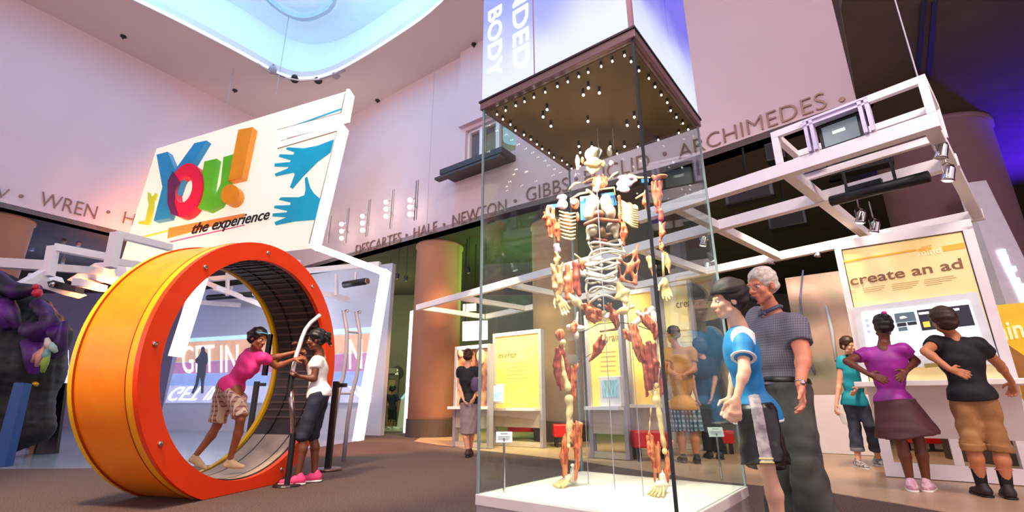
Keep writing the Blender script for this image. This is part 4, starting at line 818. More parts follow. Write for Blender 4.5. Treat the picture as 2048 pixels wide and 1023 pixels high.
# pelvis and hips
bundle('hip_muscle', [(z2_(280, 40), z2_(310, 110), .022), (z2_(300, 20), z2_(345, 90), .020), (z2_(230, 110), z2_(215, 160), .022), (z2_(500, 120), z2_(540, 300), .024), (z2_(455, 150), z2_(500, 200), .016)], mus, 3)
bs('hip_bone', [C(z2_(190, 130), z2_(250, 135), .018), E(z2_(225, 170), (.016, .016, .026)), C(z2_(230, 60), z2_(225, 120), .007)], bone2); bs('hip_bone', [C(z2_(505, 115), z2_(590, 40), .016), E(z2_(600, 90), (.022, .02, .05)), C(z2_(520, 60), z2_(560, 100), .014), E(z2_(515, 140), (.020, .018, .026))], bone2)
bs('hip_joint', [E(z2_(145, 165), (.030, .022, .034))], mus); bundle('groin_muscle', [(z2_(345, 180), z2_(300, 280), .014), (z2_(370, 200), z2_(290, 290), .012), (z2_(350, 190), z2_(320, 230), .012)], mus2)
MB().tube([z2_(250, 155), z2_(330, 115), z2_(420, 105), z2_(500, 115), z2_(600, 150)], .003, 6).tube([z2_(230, 300), z2_(350, 225)], .0025, 6).out('support_rod', seam_m, body)
bs('sacrum', [E(z2_(420, 115), (.018, .015, .026)), C(z2_(380, 20), z2_(420, 90), .01), C(z2_(340, 150), z2_(420, 140), .008)], mat('sacrum_tan', 'B88A5C', .5, color2='7A4A30', scale=14))
bs('pelvic_bone', [E(z2_(300, 60), (.030, .02, .026)), C(z2_(330, 90), z2_(360, 60), .014), E(z2_(455, 50), (.030, .022, .024)), C(z2_(420, 60), z2_(500, 30), .012)], bone)
bundle('pelvic_muscle', [(z2_(270, 30), z2_(330, 100), .024), (z2_(380, 30), z2_(420, 120), .020), (z2_(540, 60), z2_(600, 160), .022)], mus, 3)
# thighs
bundle('thigh_muscle', [(z2_(130, 240), z2_(145, 420), .022), (z2_(150, 220), z2_(190, 380), .012), (z2_(120, 280), z2_(150, 430), .014)], mus2, 4); bs('thigh_bone', [C(z2_(155, 215), z2_(165, 360), .013), C(z2_(165, 360), z2_(185, 425), .014, .020), E(z2_(160, 205), .020)], bone)
bundle('thigh_muscle', [(z2_(205, 330), z2_(215, 480), .012), (z2_(225, 310), z2_(220, 470), .010)], mus, 3)
bundle('thigh_muscle', [(z2_(560, 210), z2_(575, 420), .022), (z2_(590, 210), z2_(600, 400), .022), (z2_(620, 90), z2_(610, 190), .018), (z2_(650, 300), z2_(640, 460), .014), (z2_(545, 250), z2_(565, 460), .012)], mus2, 4); bs('thigh_bone', [C(z2_(622, 120), z2_(632, 320), .012), E(z2_(610, 410), .018), E(z2_(595, 440), .014)], bone)
# shins
bs('shin_bone', [E(z2_(188, 475), (.026, .022, .026)), C(z2_(188, 490), z2_(185, 680), .015, .012), E(z2_(186, 705), .016), C(z2_(205, 500), z2_(203, 690), .005)], bone)
bs('shin_bone', [E(z2_(612, 480), (.026, .022, .030)), C(z2_(618, 500), z2_(648, 700), .017, .013), E(z2_(652, 728), .018), C(z2_(585, 520), z2_(575, 660), .004), E(z2_(605, 450), .018)], bone)
bundle('calf_muscle', [(z2_(215, 600), z2_(228, 720), .022), (z2_(240, 600), z2_(225, 800), .016), (z2_(160, 650), z2_(162, 850), .013), (z2_(175, 700), z2_(178, 860), .010), (z2_(230, 740), z2_(222, 870), .012)], mus, 3)
bundle('calf_muscle', [(z2_(580, 650), z2_(600, 800), .018), (z2_(620, 690), z2_(630, 870), .014), (z2_(690, 690), z2_(665, 880), .012), (z2_(655, 740), z2_(665, 900), .012), (z2_(600, 700), z2_(612, 880), .012)], mus, 3)
bs('ankle_bone', [E(z2_(205, 798), (.012, .01, .011))], bone2); bs('ankle_bone', [E(z2_(638, 832), (.016, .012, .014))], bone2)
# feet: heel, arch and five toes resting on the plinth
def bfoot(heel, toes, s):
    h0 = G(*heel, KZ + .028); t0 = G(*toes, KZ + .010); d = nrm([*(t0 - h0)[:2], 0]); sd = np.cross(d, (0, 0, 1)); pr = [E(h0, (.022, .022, .024)), C(h0 + [0, 0, .01], h0 + [0, 0, .05], .016), C(h0, h0 + d * .07 * s + [0, 0, .016], .020)]
    bs('heel_bone', pr, bone2, .005, .01)
    for i in range(5):
        b0 = h0 + d * .05 * s + sd * (i - 2) * .008 + [0, 0, .014]; b1 = np.array([*(h0 + d * .12 * s + sd * (i - 2) * .017)[:2], KZ + .013]); b2 = np.array([*(h0 + d * (.165 - abs(i - 1) * .010) * s + sd * (i - 2) * .020)[:2], KZ + .008])
        MB().tube([b0, (b0 + b1) / 2 + [0, 0, .004], b1], [.008, .005, .0075], 8).tube([b1, (b1 + b2) / 2 + [0, 0, .003], b2], [.0072, .0048, .0065], 8).out('toe_bone', bone, body, True)
bfoot((1147, 958), (1110, 972), .95); bfoot((1327, 972), (1300, 994), 1.0)
for a, b in (((178, 760), (170, 870)), ((208, 810), (195, 880)), ((612, 860), (608, 895)), ((665, 880), (668, 900))): MB().tube([z2_(*a), z2_(*b)], .004, 6).out('tendon', bone2, body, True)
for x, yt, dx in ((1231, 190, 0), (1156, 470, 0), (1157, 800, 0)):
    pass
MB().tube([CF.p(.50, .52, KZ + .001), CF.p(.50, .52, 2.1)], .0025, 8).out('support_rod', grey_m, body)
for x, y in ((1224, 290), (1193, 290)):
    q = P(x + 4, y + 8, SY); MB().tube([q, (q[0], q[1], ZT - .01)], .0018, 6).out('hanging_wire', grey_m, body)
MB().tube([CF.p(.30, .60, KZ + .001), CF.p(.30, .60, 1.35)], .002, 8).tube([CF.p(.70, .42, KZ + .001), CF.p(.70, .42, 1.35)], .002, 8).out('support_rod', grey_m, body)

# ------------------------------------------------------------------ white truss over the exhibits
TF = FR((3.39, 3.47, 0), (.667, -.745)); ZL = 2.90
truss = thing('exhibit_truss', 'white overhead beam frame hanging above the kiosks on the right', 'truss', TF.p(-2, 1.5, 2.9))
def tb(n, a0, a1, b0, b1, z0, z1): return MB().box(a0, a1, b0, b1, z0, z1, TF).out(n, white_m, truss, bevel=.004)
tb('main_beam', -2.75, .1, -.05, .05, ZL, ZL + .13); tb('main_beam', -9.6, .1, .97, 1.07, ZL, ZL + .13); tb('main_beam', -9.6, .1, 3.0, 3.1, ZL, ZL + .13)
for s_ in (-9.55, -8.0, -6.4, -4.9, -3.45): tb('cross_beam', s_ - .05, s_ + .05, 1.07, 3.0, ZL + .01, ZL + .12)
for s_ in (-2.25, -1.06, .04): tb('cross_beam', s_ - .05, s_ + .05, .05, 3.0, ZL + .01, ZL + .12)
# raised box with the hanging monitor
BZ = ZL + .42; bx0, bx1 = -1.12, .1
for z in (BZ,): tb('upper_rail', bx0, bx1, -.05, 0, z, z + .07); tb('upper_rail', bx0, bx1, .55, .60, z, z + .07)
for a in (bx0, bx1 - .06):
    for b in (-.05, .54): tb('upright', a, a + .06, b, b + .06, ZL + .13, BZ)
    tb('upper_rail', a, a + .06, 0, .55, BZ, BZ + .07)
tb('upper_rail', bx0, bx1, .55, .60, ZL + .13, ZL + .2)
mon = thing('hanging_monitor', 'small monitor in a slotted metal frame high up in the white truss', 'monitor', TF.p(-.5, .1, ZL + .3))
m0, m1 = -.82, -.30
MB().box(m0, m0 + .03, -.08, .0, ZL + .14, BZ + .04, TF).box(m0 + .05, m0 + .08, -.08, .0, ZL + .14, BZ + .04, TF).box(m1 - .03, m1, -.08, .0, ZL + .14, BZ + .04, TF).box(m1 - .08, m1 - .05, -.08, .0, ZL + .14, BZ + .04, TF).box(m0, m1, -.08, .0, BZ - .02, BZ, TF).box(m0, m1, -.08, .0, BZ + .03, BZ + .05, TF).out('slotted_frame', mat('frame_lilac', 'CFC4E0', .4, .3), mon)
MB().box(m0 + .09, m1 - .09, .02, .07, ZL + .14, ZL + .40, TF).out('bezel', black_m, mon); MB().box(m0 + .12, m1 - .12, .012, .02, ZL + .17, ZL + .37, TF).out('screen', mat('monitor_screen', '7E8F90', .25, emit=.25), mon)
MB().box(m0 + .20, m1 - .22, .008, .012, ZL + .27, ZL + .30, TF).out('screen_image', mat('monitor_glint', 'DCE8E0', .4, emit=.6), mon)
og = thing('orange_panel', 'orange curved strip seen inside the right end of the white truss box', 'panel', TF.p(-.1, .7, ZL + .4)); MB().tube([TF.p(-.34, .72, ZL + .34), TF.p(-.2, .72, ZL + .42), TF.p(.0, .72, ZL + .46)], .02, 8).out('orange_edge', mat('orange_edge2', 'D8583A', .5), og, True)
tag(MB().box(-.28, .08, .5, .53, ZL + .24, ZL + .34, TF).box(-1.1, -.84, .5, .53, ZL + .2, ZL + .27, TF).out('lilac_slat', mat('lilac_slat', 'A9A4D8', .5), None, loc=TF.p(-.1, .5, ZL + .24)), 'pale lilac slats behind the monitor in the truss box', 'slat')
# hanging cable of the truss
a = TF.p(.05, 0, BZ + .07); tag(MB().tube([a, (a[0] - .0, a[1], ZB)], .006, 6).out('cable', grey_m, loc=a), 'thin cable holding the right end of the white truss', 'cable')
# long black projector bar
a, b = P(1662, 402, 4.75), P(1858, 352, 4.05)
pj = thing('projector_bar', 'long black tubular projector hanging under the white truss', 'projector', (a + b) / 2)
MB().tube([a, b], .055, 14).out('bar_body', black_m, pj, True); c = (a * .62 + b * .38); MB().beam(c + nrm(b - a) * -.16 + [0, 0, .075], c + nrm(b - a) * .16 + [0, 0, .075], .05, .05).out('clamp_box', black_m, pj)
MB().beam(a * .8 + b * .2 + [0, 0, .05], a * .8 + b * .2 + [0, 0, .30], .02, .02).beam(a * .3 + b * .7 + [0, 0, .05], a * .3 + b * .7 + [0, 0, .30], .02, .02).out('hanger', black_m, pj)
# dark machinery above the truss
def gear(px, py, Y, w, h, lab, nm='loudspeaker'):
    c = P(px, py, Y); t = thing(nm, lab, nm.replace('_', ' '), c); f = FR(c, (.8, -.6)); MB().box(-w / 2, w / 2, -.12, .12, -h / 2, h / 2, f).out('cabinet', black_m, t, bevel=.02)
    MB().box(-w * .42, w * .42, -.128, -.12, -h * .4, h * .4, f).out('grille', mat('grille', '262026', .9), t); MB().beam(c + [0, 0, h / 2], (c[0], c[1], ZB - .002), .03, .03).out('drop_rod', black_m, t)
gear(1552, 306, 7.0, .28, .32, 'black loudspeaker hanging left of the truss box'); gear(1500, 392, 7.4, .75, .22, 'long black unit hanging behind the truss, centre', 'ventilation_unit'); gear(1575, 440, 8.0, .6, .3, 'black box unit hanging low behind the truss', 'ventilation_unit'); gear(1720, 330, 6.6, .8, .22, 'dark duct unit under the soffit right of the truss', 'ventilation_unit')
for x0, x1, y0, y1, Y in ((1690, 1740, 352, 336, 6.6),): a, b = G(x0, y0, ZB - .02), G(x1, y1, ZB - .02); tag(MB().beam(a, b, .06, .04).out('strip_light', mat('dim_strip', 'D8B890', .5, emit=.5), loc=a), 'thin dim strip light under the dark soffit', 'light')
sp_i = 0
def spot(px, py, Y, lab, to=(0, 0, -1), top=None, m=chrome_m, group='spotlights clipped to the truss', lit=False):
    c = P(px, py, Y); t = thing('track_spotlight', lab, 'spotlight', c, group); d = nrm(np.array(to, float))
    MB().lathe(c - d * .07, d, [(0, .025), (.03, .04), (.12, .045), (.14, .052), (.145, .04)], 14).out('lamp_head', m, t, True)
    MB().tube([c + [-.05, 0, 0], c + [-.05, 0, .07], c + [0, 0, .10], c + [.05, 0, .07], c + [.05, 0, 0]], .007, 6).out('yoke', m, t)
    MB().lathe(c - d * -.076, d, [(0, .038), (.004, .03)], 12).out('lens', bulb_m if lit else grey_m, t)
    if top is None: top = ZB - .002
    if top: MB().tube([c + [0, 0, .1], (c[0], c[1], top)], .008, 6).out('drop_rod', m, t)
def on_truss(x, y, n=None, z=None, **k):
    c = W(x, y, TF.p(0, n, 0), TF.u) if n is not None else G(x, y, z); spot(x, y, c[1], top=max(ZL + .01, c[2] + .12), to=(-.2, .3, -1), **k)
for x, y, n, z, lab, lit in ((1722, 432, None, 2.70, 'silver spotlight under the truss, left of a pair by the black bar', 1), (1750, 452, None, 2.62, 'silver spotlight under the truss, right of a pair by the black bar', 1), (1544, 518, 3.05, None, 'silver spotlight hanging just above the white-haired man', 0), (1636, 503, 3.05, None, 'silver spotlight hanging left of the create an ad panel', 0), (1898, 345, None, 2.74, 'bright spotlight on the right end of the truss', 1), (1884, 300, None, 2.86, 'small spotlight just above the bright one at the truss end', 0), (1408, 480, 1.02, None, 'silver spotlight behind the right glass pane of the case', 1), (1415, 530, 3.05, None, 'silver spotlight lower behind the right glass pane of the case', 0)):
    on_truss(x, y, n, z, lab=lab, lit=bool(lit))
for x, y, Y, lab in ((795, 552, 12.8, 'leftmost black spotlight under the green soffit'), (812, 556, 12.8, 'black spotlight beside the leftmost one under the green soffit'), (776, 596, 14.0, 'far glowing spotlight under the green soffit'), (937, 540, 12.0, 'black spotlight right of the brown column top')):
    spot(x, y, Y, lab, top=ZB - .002, m=black_m, group='spotlights under the soffit', lit=(x == 776))
for x, y, Y, lab in ((36, 498, 12.5, 'leftmost spotlight under the blue-lit soffit'), (64, 496, 12.8, 'second spotlight under the blue-lit soffit'), (128, 486, 12.2, 'small spotlight under the soffit, below the word WREN'), (158, 487, 12.4, 'small spotlight right of it, below the word WREN'), (126, 521, 12.6, 'low spotlight framed by the white left truss')):
    spot(x, y, Y, lab, top=ZB - .002, m=grey_m, group='spotlights under the left soffit', lit=(x == 36))

# ------------------------------------------------------------------ create an ad kiosk
KF = FR((4.09, 5.74, 0), (.80, -.60)); kio = thing('ad_kiosk', 'white and yellow kiosk titled create an ad, with desk and big screen', 'kiosk', KF.p(.6, .2, 0))
KW = 1.20; kp = KF.o; kd = KF.u
yel_m = mat('poster_yellow', 'F6D888', .55, emit=.10, var=.25, scale=.9, color2='F8E8B8'); amb_m = mat('amber', 'F0B030', .5, emit=.1)
MB().box(0, KW, 0, .07, .012, .16, KF).box(0, .10, 0, .07, .16, .95, KF).box(KW - .1, KW, 0, .07, .16, .95, KF).box(0, KW, 0, .07, .42, .95, KF).box(.60, .68, 0, .07, .16, .42, KF).out('base_panel', white_m, kio, bevel=.004)
MB().box(0, KW, .07, .5, .012, .10, KF).box(0, .05, .07, .5, .1, .95, KF).box(KW - .05, KW, .07, .5, .1, .95, KF).out('base_side', white_m, kio)
dz = .95; MB().box(-.10, KW + .35, -.42, .25, dz, dz + .055, KF).out('desk_top', mat('desk_white', 'FFFBF4', .3, var=.02), kio, bevel=.006)
MB().prism([KF.p(0, 0, .42), KF.p(0, -.30, dz), KF.p(0, 0, dz)], KF.u * KW).out('desk_bracket', white_m, kio)
PZ = 2.64; MB().box(-.04, .03, .02, .12, dz + .05, PZ + .02, KF).box(KW - .03, KW + .06, .02, .12, dz + .05, PZ + .02, KF).box(-.04, KW + .06, .02, .12, PZ - .02, PZ + .10, KF).out('panel_frame', white_m, kio, bevel=.003)
MB().box(.03, KW - .03, .05, .09, dz + .05, PZ - .02, KF).out('poster', yel_m, kio)
MB().box(.03, .038, .045, .05, dz + .05, PZ - .02, KF).box(KW - .038, KW - .03, .045, .05, dz + .05, PZ - .02, KF).box(.03, KW - .03, .045, .05, PZ - .028, PZ - .02, KF).out('shadow_gap', seam_m, kio)
def kw(x, y, off=0.0): return W(1640 + x * .3716, 400 + y * .3716, KF.p(0, .05, 0), kd, off)
brn_t = mat('kiosk_brown', '8A5A3A', .5)
a, b = kw(166, 458, .006), kw(772, 364, .006); v = kw(400, 372, .006) - kw(400, 412, .006); text('create an ad', a, b - a, (0, 0, v[2]), -KF.n * .004, 'lettering', brn_t, kio, bold=.012)
MB().prism([kw(118, 328, .004), kw(520, 262, .004), kw(520, 272, .004), kw(118, 336, .004)], -KF.n * .003).prism([kw(528, 262, .004), kw(600, 252, .004), kw(600, 280, .004), kw(530, 285, .004)], -KF.n * .003).prism([kw(655, 248, .004), kw(775, 228, .004), kw(782, 258, .004), kw(662, 276, .004)], -KF.n * .003).out('header_stripe', amb_m, kio)
a, b = kw(530, 302, .008), kw(655, 282, .008); text('mind', a, b - a, (0, 0, .055), -KF.n * .004, 'lettering', mat('mind_pale', 'F8E8C0', .5, emit=.2), kio, bold=.01)
a, b = kw(548, 256, .008), kw(605, 246, .008); text('your', a, b - a, (0, 0, .018), -KF.n * .004, 'lettering', amb_m, kio)
mb = MB()
for i, (x0, x1, y) in enumerate(((165, 190, 490), (230, 350, 476), (230, 345, 486), (236, 330, 496), (385, 535, 455), (385, 530, 465), (388, 520, 475), (390, 500, 485), (560, 720, 430), (560, 735, 440), (562, 710, 450), (566, 660, 460))): a, b = kw(x0, y, .004), kw(x1, y - (x1 - x0) * .14, .004); mb.prism([a, b, b + [0, 0, .005], a + [0, 0, .005]], -KF.n * .002)
mb.out('small_print', mat('print_tan', 'C9A874', .6), kio)
def kq(pts, off, th, nm, m, par=None): return MB().prism([kw(x, y, off) for x, y in pts], -KF.n * -th if False else KF.n * th).out(nm, m, par or kio)
sc_ = kq([(180, 578), (845, 492), (975, 880), (235, 905)], .09, .09, 'screen_bezel', mat('bezel_silver', 'D9DCE0', .35, .1, emit=.1), None)
kq([(222, 605), (800, 535), (895, 800), (262, 860)], .10, .01, 'screen', mat('screen_white', 'E4F4FF', .3, emit=1.05, var=.06, scale=4), None)
nv = mat('screen_navy', '1E2438', .3, emit=.06); gy = mat('screen_grey', '5E7684', .3, emit=.15)
for q, m in (((398, 610), (505, 598), (520, 648), (408, 660)), gy), (((412, 662), (462, 656), (468, 676), (416, 682)), nv), (((468, 656), (518, 650), (524, 668), (474, 674)), nv), (((420, 685), (468, 679), (474, 700), (424, 706)), gy), (((520, 592), (800, 560), (836, 672), (550, 702)), nv): kq(q, .106, .005, 'screen_window', m)
kq([(552, 655), (588, 650), (596, 680), (560, 684)], .11, .004, 'screen_icon', mat('icon_yellow', 'E8D04A', .4, emit=.5)); kq([(428, 628), (450, 622), (470, 630), (450, 636), (432, 638)], .11, .004, 'screen_icon', mat('icon_white', 'FFFFFF', .4, emit=.9))
for x0, x1, y in ((530, 585, 604), (596, 640, 597), (700, 748, 585), (780, 850, 690)): kq([(x0, y), (x1, y - 6), (x1 + 3, y + 6), (x0 + 3, y + 12)], .11, .004, 'screen_caption', MATS['icon_white'])
for x, y in ((240, 640), (246, 668), (252, 700)): kq([(x, y), (x + 18, y - 2), (x + 22, y + 14), (x + 4, y + 16)], .11, .004, 'screen_icon', mat('icon_lilac', 'A8B4D8', .4, emit=.5))
kq([(560, 880), (880, 850), (890, 870), (566, 902)], .10, .02, 'screen_ledge', mat('olive_ledge', '9A8A40', .5))

# photo mural and small monitor desk behind the white-haired man
def mural_mat():
    m = bpy.data.materials.new('photo_mural'); m.use_nodes = True; nt = m.node_tree; b = nt.nodes['Principled BSDF']; tc = nt.nodes.new('ShaderNodeTexCoord'); n = nt.nodes.new('ShaderNodeTexNoise'); n.inputs['Scale'].default_value = 1.5; n.inputs['Detail'].default_value = 1.5
    r = nt.nodes.new('ShaderNodeValToRGB'); e = r.color_ramp.elements; e[0].position = .32; e[0].color = (*lin('5A5A48'), 1); e[1].position = .66; e[1].color = (*lin('C8B8A8'), 1); x = e.new(.45); x.color = (*lin('8E8A74'), 1); x = e.new(.56); x.color = (*lin('B49482'), 1)
    nt.links.new(tc.outputs['Object'], n.inputs[0]); nt.links.new(n.outputs[0], r.inputs[0]); nt.links.new(r.outputs[0], b.inputs['Base Color']); b.inputs['Roughness'].default_value = .35; return m
MP = G(1610, 905); md_ = KF.u
def mw(px, py, off=0): return W(px, py, MP, md_, off)
mu = thing('photo_mural', 'blurred photo mural panel behind the white-haired man', 'mural', mw(1650, 860)); a0 = (mw(1595, 700) - MP) @ md_; a1 = (mw(1722, 700) - MP) @ md_
f = FR((MP[0], MP[1], 0), md_); MB().box(a0, a1, 0, .06, .9, mw(1650, 545)[2], f).out('photo_panel', mural_mat(), mu); MB().box(a0, a1, .0, .08, .012, .9, f).out('lower_panel', white_m, mu)
MB().tube([mw(1606, 540, .04), mw(1600, 600, .04), mw(1606, 660, .04), mw(1620, 720, .04), mw(1630, 745, .04)], .016, 8).out('curved_tube', mat('tube_violet', '6E6A9A', .3), mu, True)
MB().tube([mw(1652, 610, .02), mw(1664, 660, .02), mw(1672, 720, .02)], [.02, .03, .02], 8).out('pale_streak', mat('mural_streak', 'C4CCD4', .4), mu, True)
g = G(1650, 905); sd_ = thing('side_desk', 'white counter with a small square monitor left of the woman in teal', 'desk', g); f2 = FR((g[0], g[1], 0), md_)
a0 = (W(1612, 800, g, md_) - g) @ md_; a1 = (W(1705, 800, g, md_) - g) @ md_; zt = W(1640, 800, g, md_)[2]
MB().box(a0, a1, -.05, .10, zt - .04, zt, f2).out('counter_top', mat('desk_white', 'FFFBF4', .3), sd_, bevel=.004); MB().box(a0 + .02, a1 - .02, -.03, .08, .012, zt - .04, f2).out('counter_front', white_m, sd_); MB().box(a0, a1, -.05, -.03, .012, .1, f2).out('kick_board', grey_m, sd_)
c0 = (W(1627, 800, g, md_) - g) @ md_; c1 = (W(1670, 800, g, md_) - g) @ md_; mt = thing('small_monitor', 'small white square monitor standing on the counter by the mural', 'monitor', f2.p((c0 + c1) / 2, 0, zt)); zz = W(1648, 752, g, md_)[2]
MB().box(c0, c1, -.02, .08, zt + .001, zz, f2).out('housing', white_m, mt, bevel=.01); MB().box(c0 + .07, c1 - .06, -.026, -.02, zt + .12, zz - .06, f2).out('screen', mat('small_screen', 'E8DCE4', .3, emit=.5), mt); MB().box(c0 + .10, c1 - .10, -.029, -.026, zt + .16, zz - .10, f2).out('screen_image', mat('small_img', '8A7A90', .3, emit=.1), mt)
# pylon and yellow panel at the right edge
def quadbox(name, pts, Y, th, m, par): return MB().prism([P(x, y, Y) for x, y in pts], (0, th, 0)).out(name, m, par)
c = P(2000, 500, 6.0); t = thing('lit_pylon', 'tall leaning white pylon with glowing lettering at the right edge', 'pylon', (c[0] + .3, c[1], .01))
quadbox('pylon_body', [(1928, 366), (1972, 360), (2110, 640), (2150, 860), (2090, 880), (2010, 600)], 6.0, .12, mat('pylon_lilac', 'CFC8D8', .5), t)
mb = MB(); random.seed(9)
for i in range(11):
    x, y = 1996 + i * 5.6, 500 + i * 11.5; w_ = random.uniform(10, 20); mb.prism([P(x, y, 5.98), P(x + w_, y - 3, 5.98), P(x + w_ + 3, y + 7, 5.98), P(x + 3, y + 9, 5.98)], (0, .02, 0))
mb.out('glowing_lettering', mat('pylon_glow', 'F4FBFF', .4, emit=2.2), t)
c = G(2040, 950); t = thing('yellow_backdrop', 'bright yellow backdrop panel with pale mind lettering at the right edge', 'panel', c); f = FR((c[0], c[1], 0), (.8, -.6))
def yw(x, y, off=0): return W(x, y, c, f.u, off)
MB().prism([yw(1990, 610), yw(2140, 596), yw(2170, 760), yw(2030, 800)], f.n * .05).out('panel_board', mat('bright_yellow', 'F4C81C', .5, emit=.15), t); MB().prism([yw(2018, 690, .01), yw(2150, 780, .01), yw(2170, 860, .01), yw(2048, 800, .01)], f.n * .01).out('dark_patch', mat('ochre', 'B0762C', .5), t)
tx = W(1994, 680, c, f.u, .02); a, b = yw(1985, 684, .02), yw(2075, 668, .02); text('mind', a, b - a, (0, 0, .16), -f.n * .006, 'lettering', mat('pale_letters', 'FFF2C0', .5, emit=.3), t, bold=.02)
b0, b1 = yw(2034, 790), yw(2160, 764); MB().prism([b0, b1, (b1[0], b1[1], .01), (b0[0], b0[1], .01)], f.n * .04).out('lower_panel', white_m, t)
q = yw(2080, 820); MB().box(.0, .06, .0, .06, .006, yw(2030, 790)[2], FR((q[0] - .4, q[1], 0), f.u)).out('support_leg', white_m, t)

# ------------------------------------------------------------------ kiosks seen through the case
def kiosk(name, label, gx, gy, x0, x1, ytop, ydesk, poster, words_=None, extra=None, u=(.8, -.6), ybot=None):
    g = G(gx, gy); f = FR((g[0], g[1], 0), u); t = thing(name, label, 'kiosk', g)
    A = lambda x, y: (W(x, y, g, f.u) - f.o) @ f.u
    Zp = lambda x, y: W(x, y, g, f.u)[2]
    xm = (x0 + x1) / 2; a0, a1, zt_, zd = A(x0, ydesk), A(x1, ydesk), Zp(xm, ytop), Zp(xm, ydesk)
    MB().box(a0 - .06, a0, -.02, .10, .012, zt_, f).out('side_post', grey_m, t, bevel=.003); MB().box(a1, a1 + .06, -.02, .10, .012, zt_, f).out('side_post', grey_m, t, bevel=.003); MB().box(a0, a1, -.01, .09, zt_ - .07, zt_, f).out('top_rail', white_m, t)
    MB().box(a0, a1, .03, .07, zd, zt_ - .07, f).out('poster', poster, t)
    MB().box(a0 - .02, a1 + .02, -.22, .04, zd - .05, zd, f).out('desk_top', white_m, t, bevel=.003); MB().box(a0, a1, .0, .05, .35, zd - .05, f).box(a0, a1, .0, .05, .012, .10, f).out('lower_panel', mat('kiosk_panel', 'C8B8A4', .5), t)
    def tq(px, py): return A(px, py), Zp(px, py)
    if words_:
        for w_, xx0, xx1, yy, cap in words_: (p0, z0), (p1, _), (_, z1) = tq(xx0, yy), tq(xx1, yy), tq(xx0, yy - cap); text(w_, f.p(p0, .026, z0), f.u * (p1 - p0), (0, 0, z1 - z0), -f.n * .004, 'lettering', brn_t, t)
    mb = MB(); pr = [tq(x0 + (x1 - x0) * .25, ytop + (ydesk - ytop) * k) for k in (.42, .47, .52, .57, .62)]
    for p0, z0 in pr: mb.box(p0, p0 + (a1 - a0) * .5, .024, .03, z0, z0 + .006, f)
    mb.out('small_print', MATS['print_tan'], t)
    if extra: extra(t, f, tq, a0, a1, zd)
    return t
def mirror_x(t, f, tq, a0, a1, zd):  # glowing monitor modelled in for a kiosk screen's reflection in the case
    (p0, z0), (p1, z1) = tq(968, 806), tq(1028, 768); MB().box(p0, p1, -.34, -.30, z0, z1, f).out('monitor_housing', white_m, t, bevel=.01); MB().box(p0 + .03, p1 - .03, -.346, -.34, z0 + .04, z1 - .03, f).out('monitor_screen', mat('mirrored_screen', 'E4F2F8', .3, emit=.9, var=.3, scale=5, color2='8CC4E8'), t)
    MB().box((p0 + p1) / 2 - .04, (p0 + p1) / 2 + .04, -.33, -.2, zd - .05, z0 + .05, f).out('monitor_arm', grey_m, t)
grad_y = mat('poster_gold', 'F4B028', .5, emit=.22, var=.3, scale=.8, color2='F8D87A')
def brain_x(t, f, tq, a0, a1, zd):
    (p0, z0), (p1, z1) = tq(1207, 797), tq(1246, 752); MB().box(p0, p1, -.12, .02, zd + .001, z1, f).out('monitor_housing', white_m, t, bevel=.01)
    MB().box(p0 + .05, p1 - .03, -.126, -.12, z0 + .02, z1 - .05, f).out('monitor_screen', mat('brain_screen', '9CC4CC', .3, emit=.55, var=.6, scale=14, stretch=(6, 6, .5)), t)
kiosk('brain_kiosk', 'yellow kiosk panel titled brain seen through the display case', 1215, 918, 1184, 1246, 625, 812, grad_y, [('brain', 1208, 1240, 682, 12)], brain_x)
kiosk('yellow_kiosk', 'plain golden kiosk panel right of the brain kiosk, behind the glass case', 1300, 912, 1268, 1322, 575, 808, grad_y)
kiosk('mirror_kiosk', 'golden kiosk panel titled mirror beside the pale column', 1030, 893, 990, 1080, 662, 815, grad_y, [('mirror', 996, 1032, 716, 9)], mirror_x)
kiosk('tall_kiosk', 'tall pale yellow kiosk right of the case, behind the boy', 1390, 900, 1345, 1400, 560, 800, yel_m, [('create', 1352, 1398, 615, 12)])  # create lettering modelled in for the ad kiosk's reflection in the glass
def poster_mat():
    return mat('portrait_poster', 'E8A070', .4, emit=.15, scale=3.5, color2='7A3428')
pk = kiosk('portrait_kiosk', 'narrow kiosk frame with portrait posters in front of the woman in black', 935, 895, 912, 975, 690, 812, poster_mat())
gk = G(935, 895); fk = FR((gk[0], gk[1], 0), (.8, -.6))
for i, (x, y, r_) in enumerate(((923, 705, .09), (965, 712, .15))):
    c = W(x, y, gk, fk.u, -.02); MB().ball(c, (r_ * .8, .03, r_), 16).out('portrait_face', mat('portrait_skin', 'EDB890', .5), pk, True); MB().ball(c + [0, .03, .03], (r_ * 1.0, .03, r_ * 1.15), 16).out('portrait_hair', BRN, pk, True)
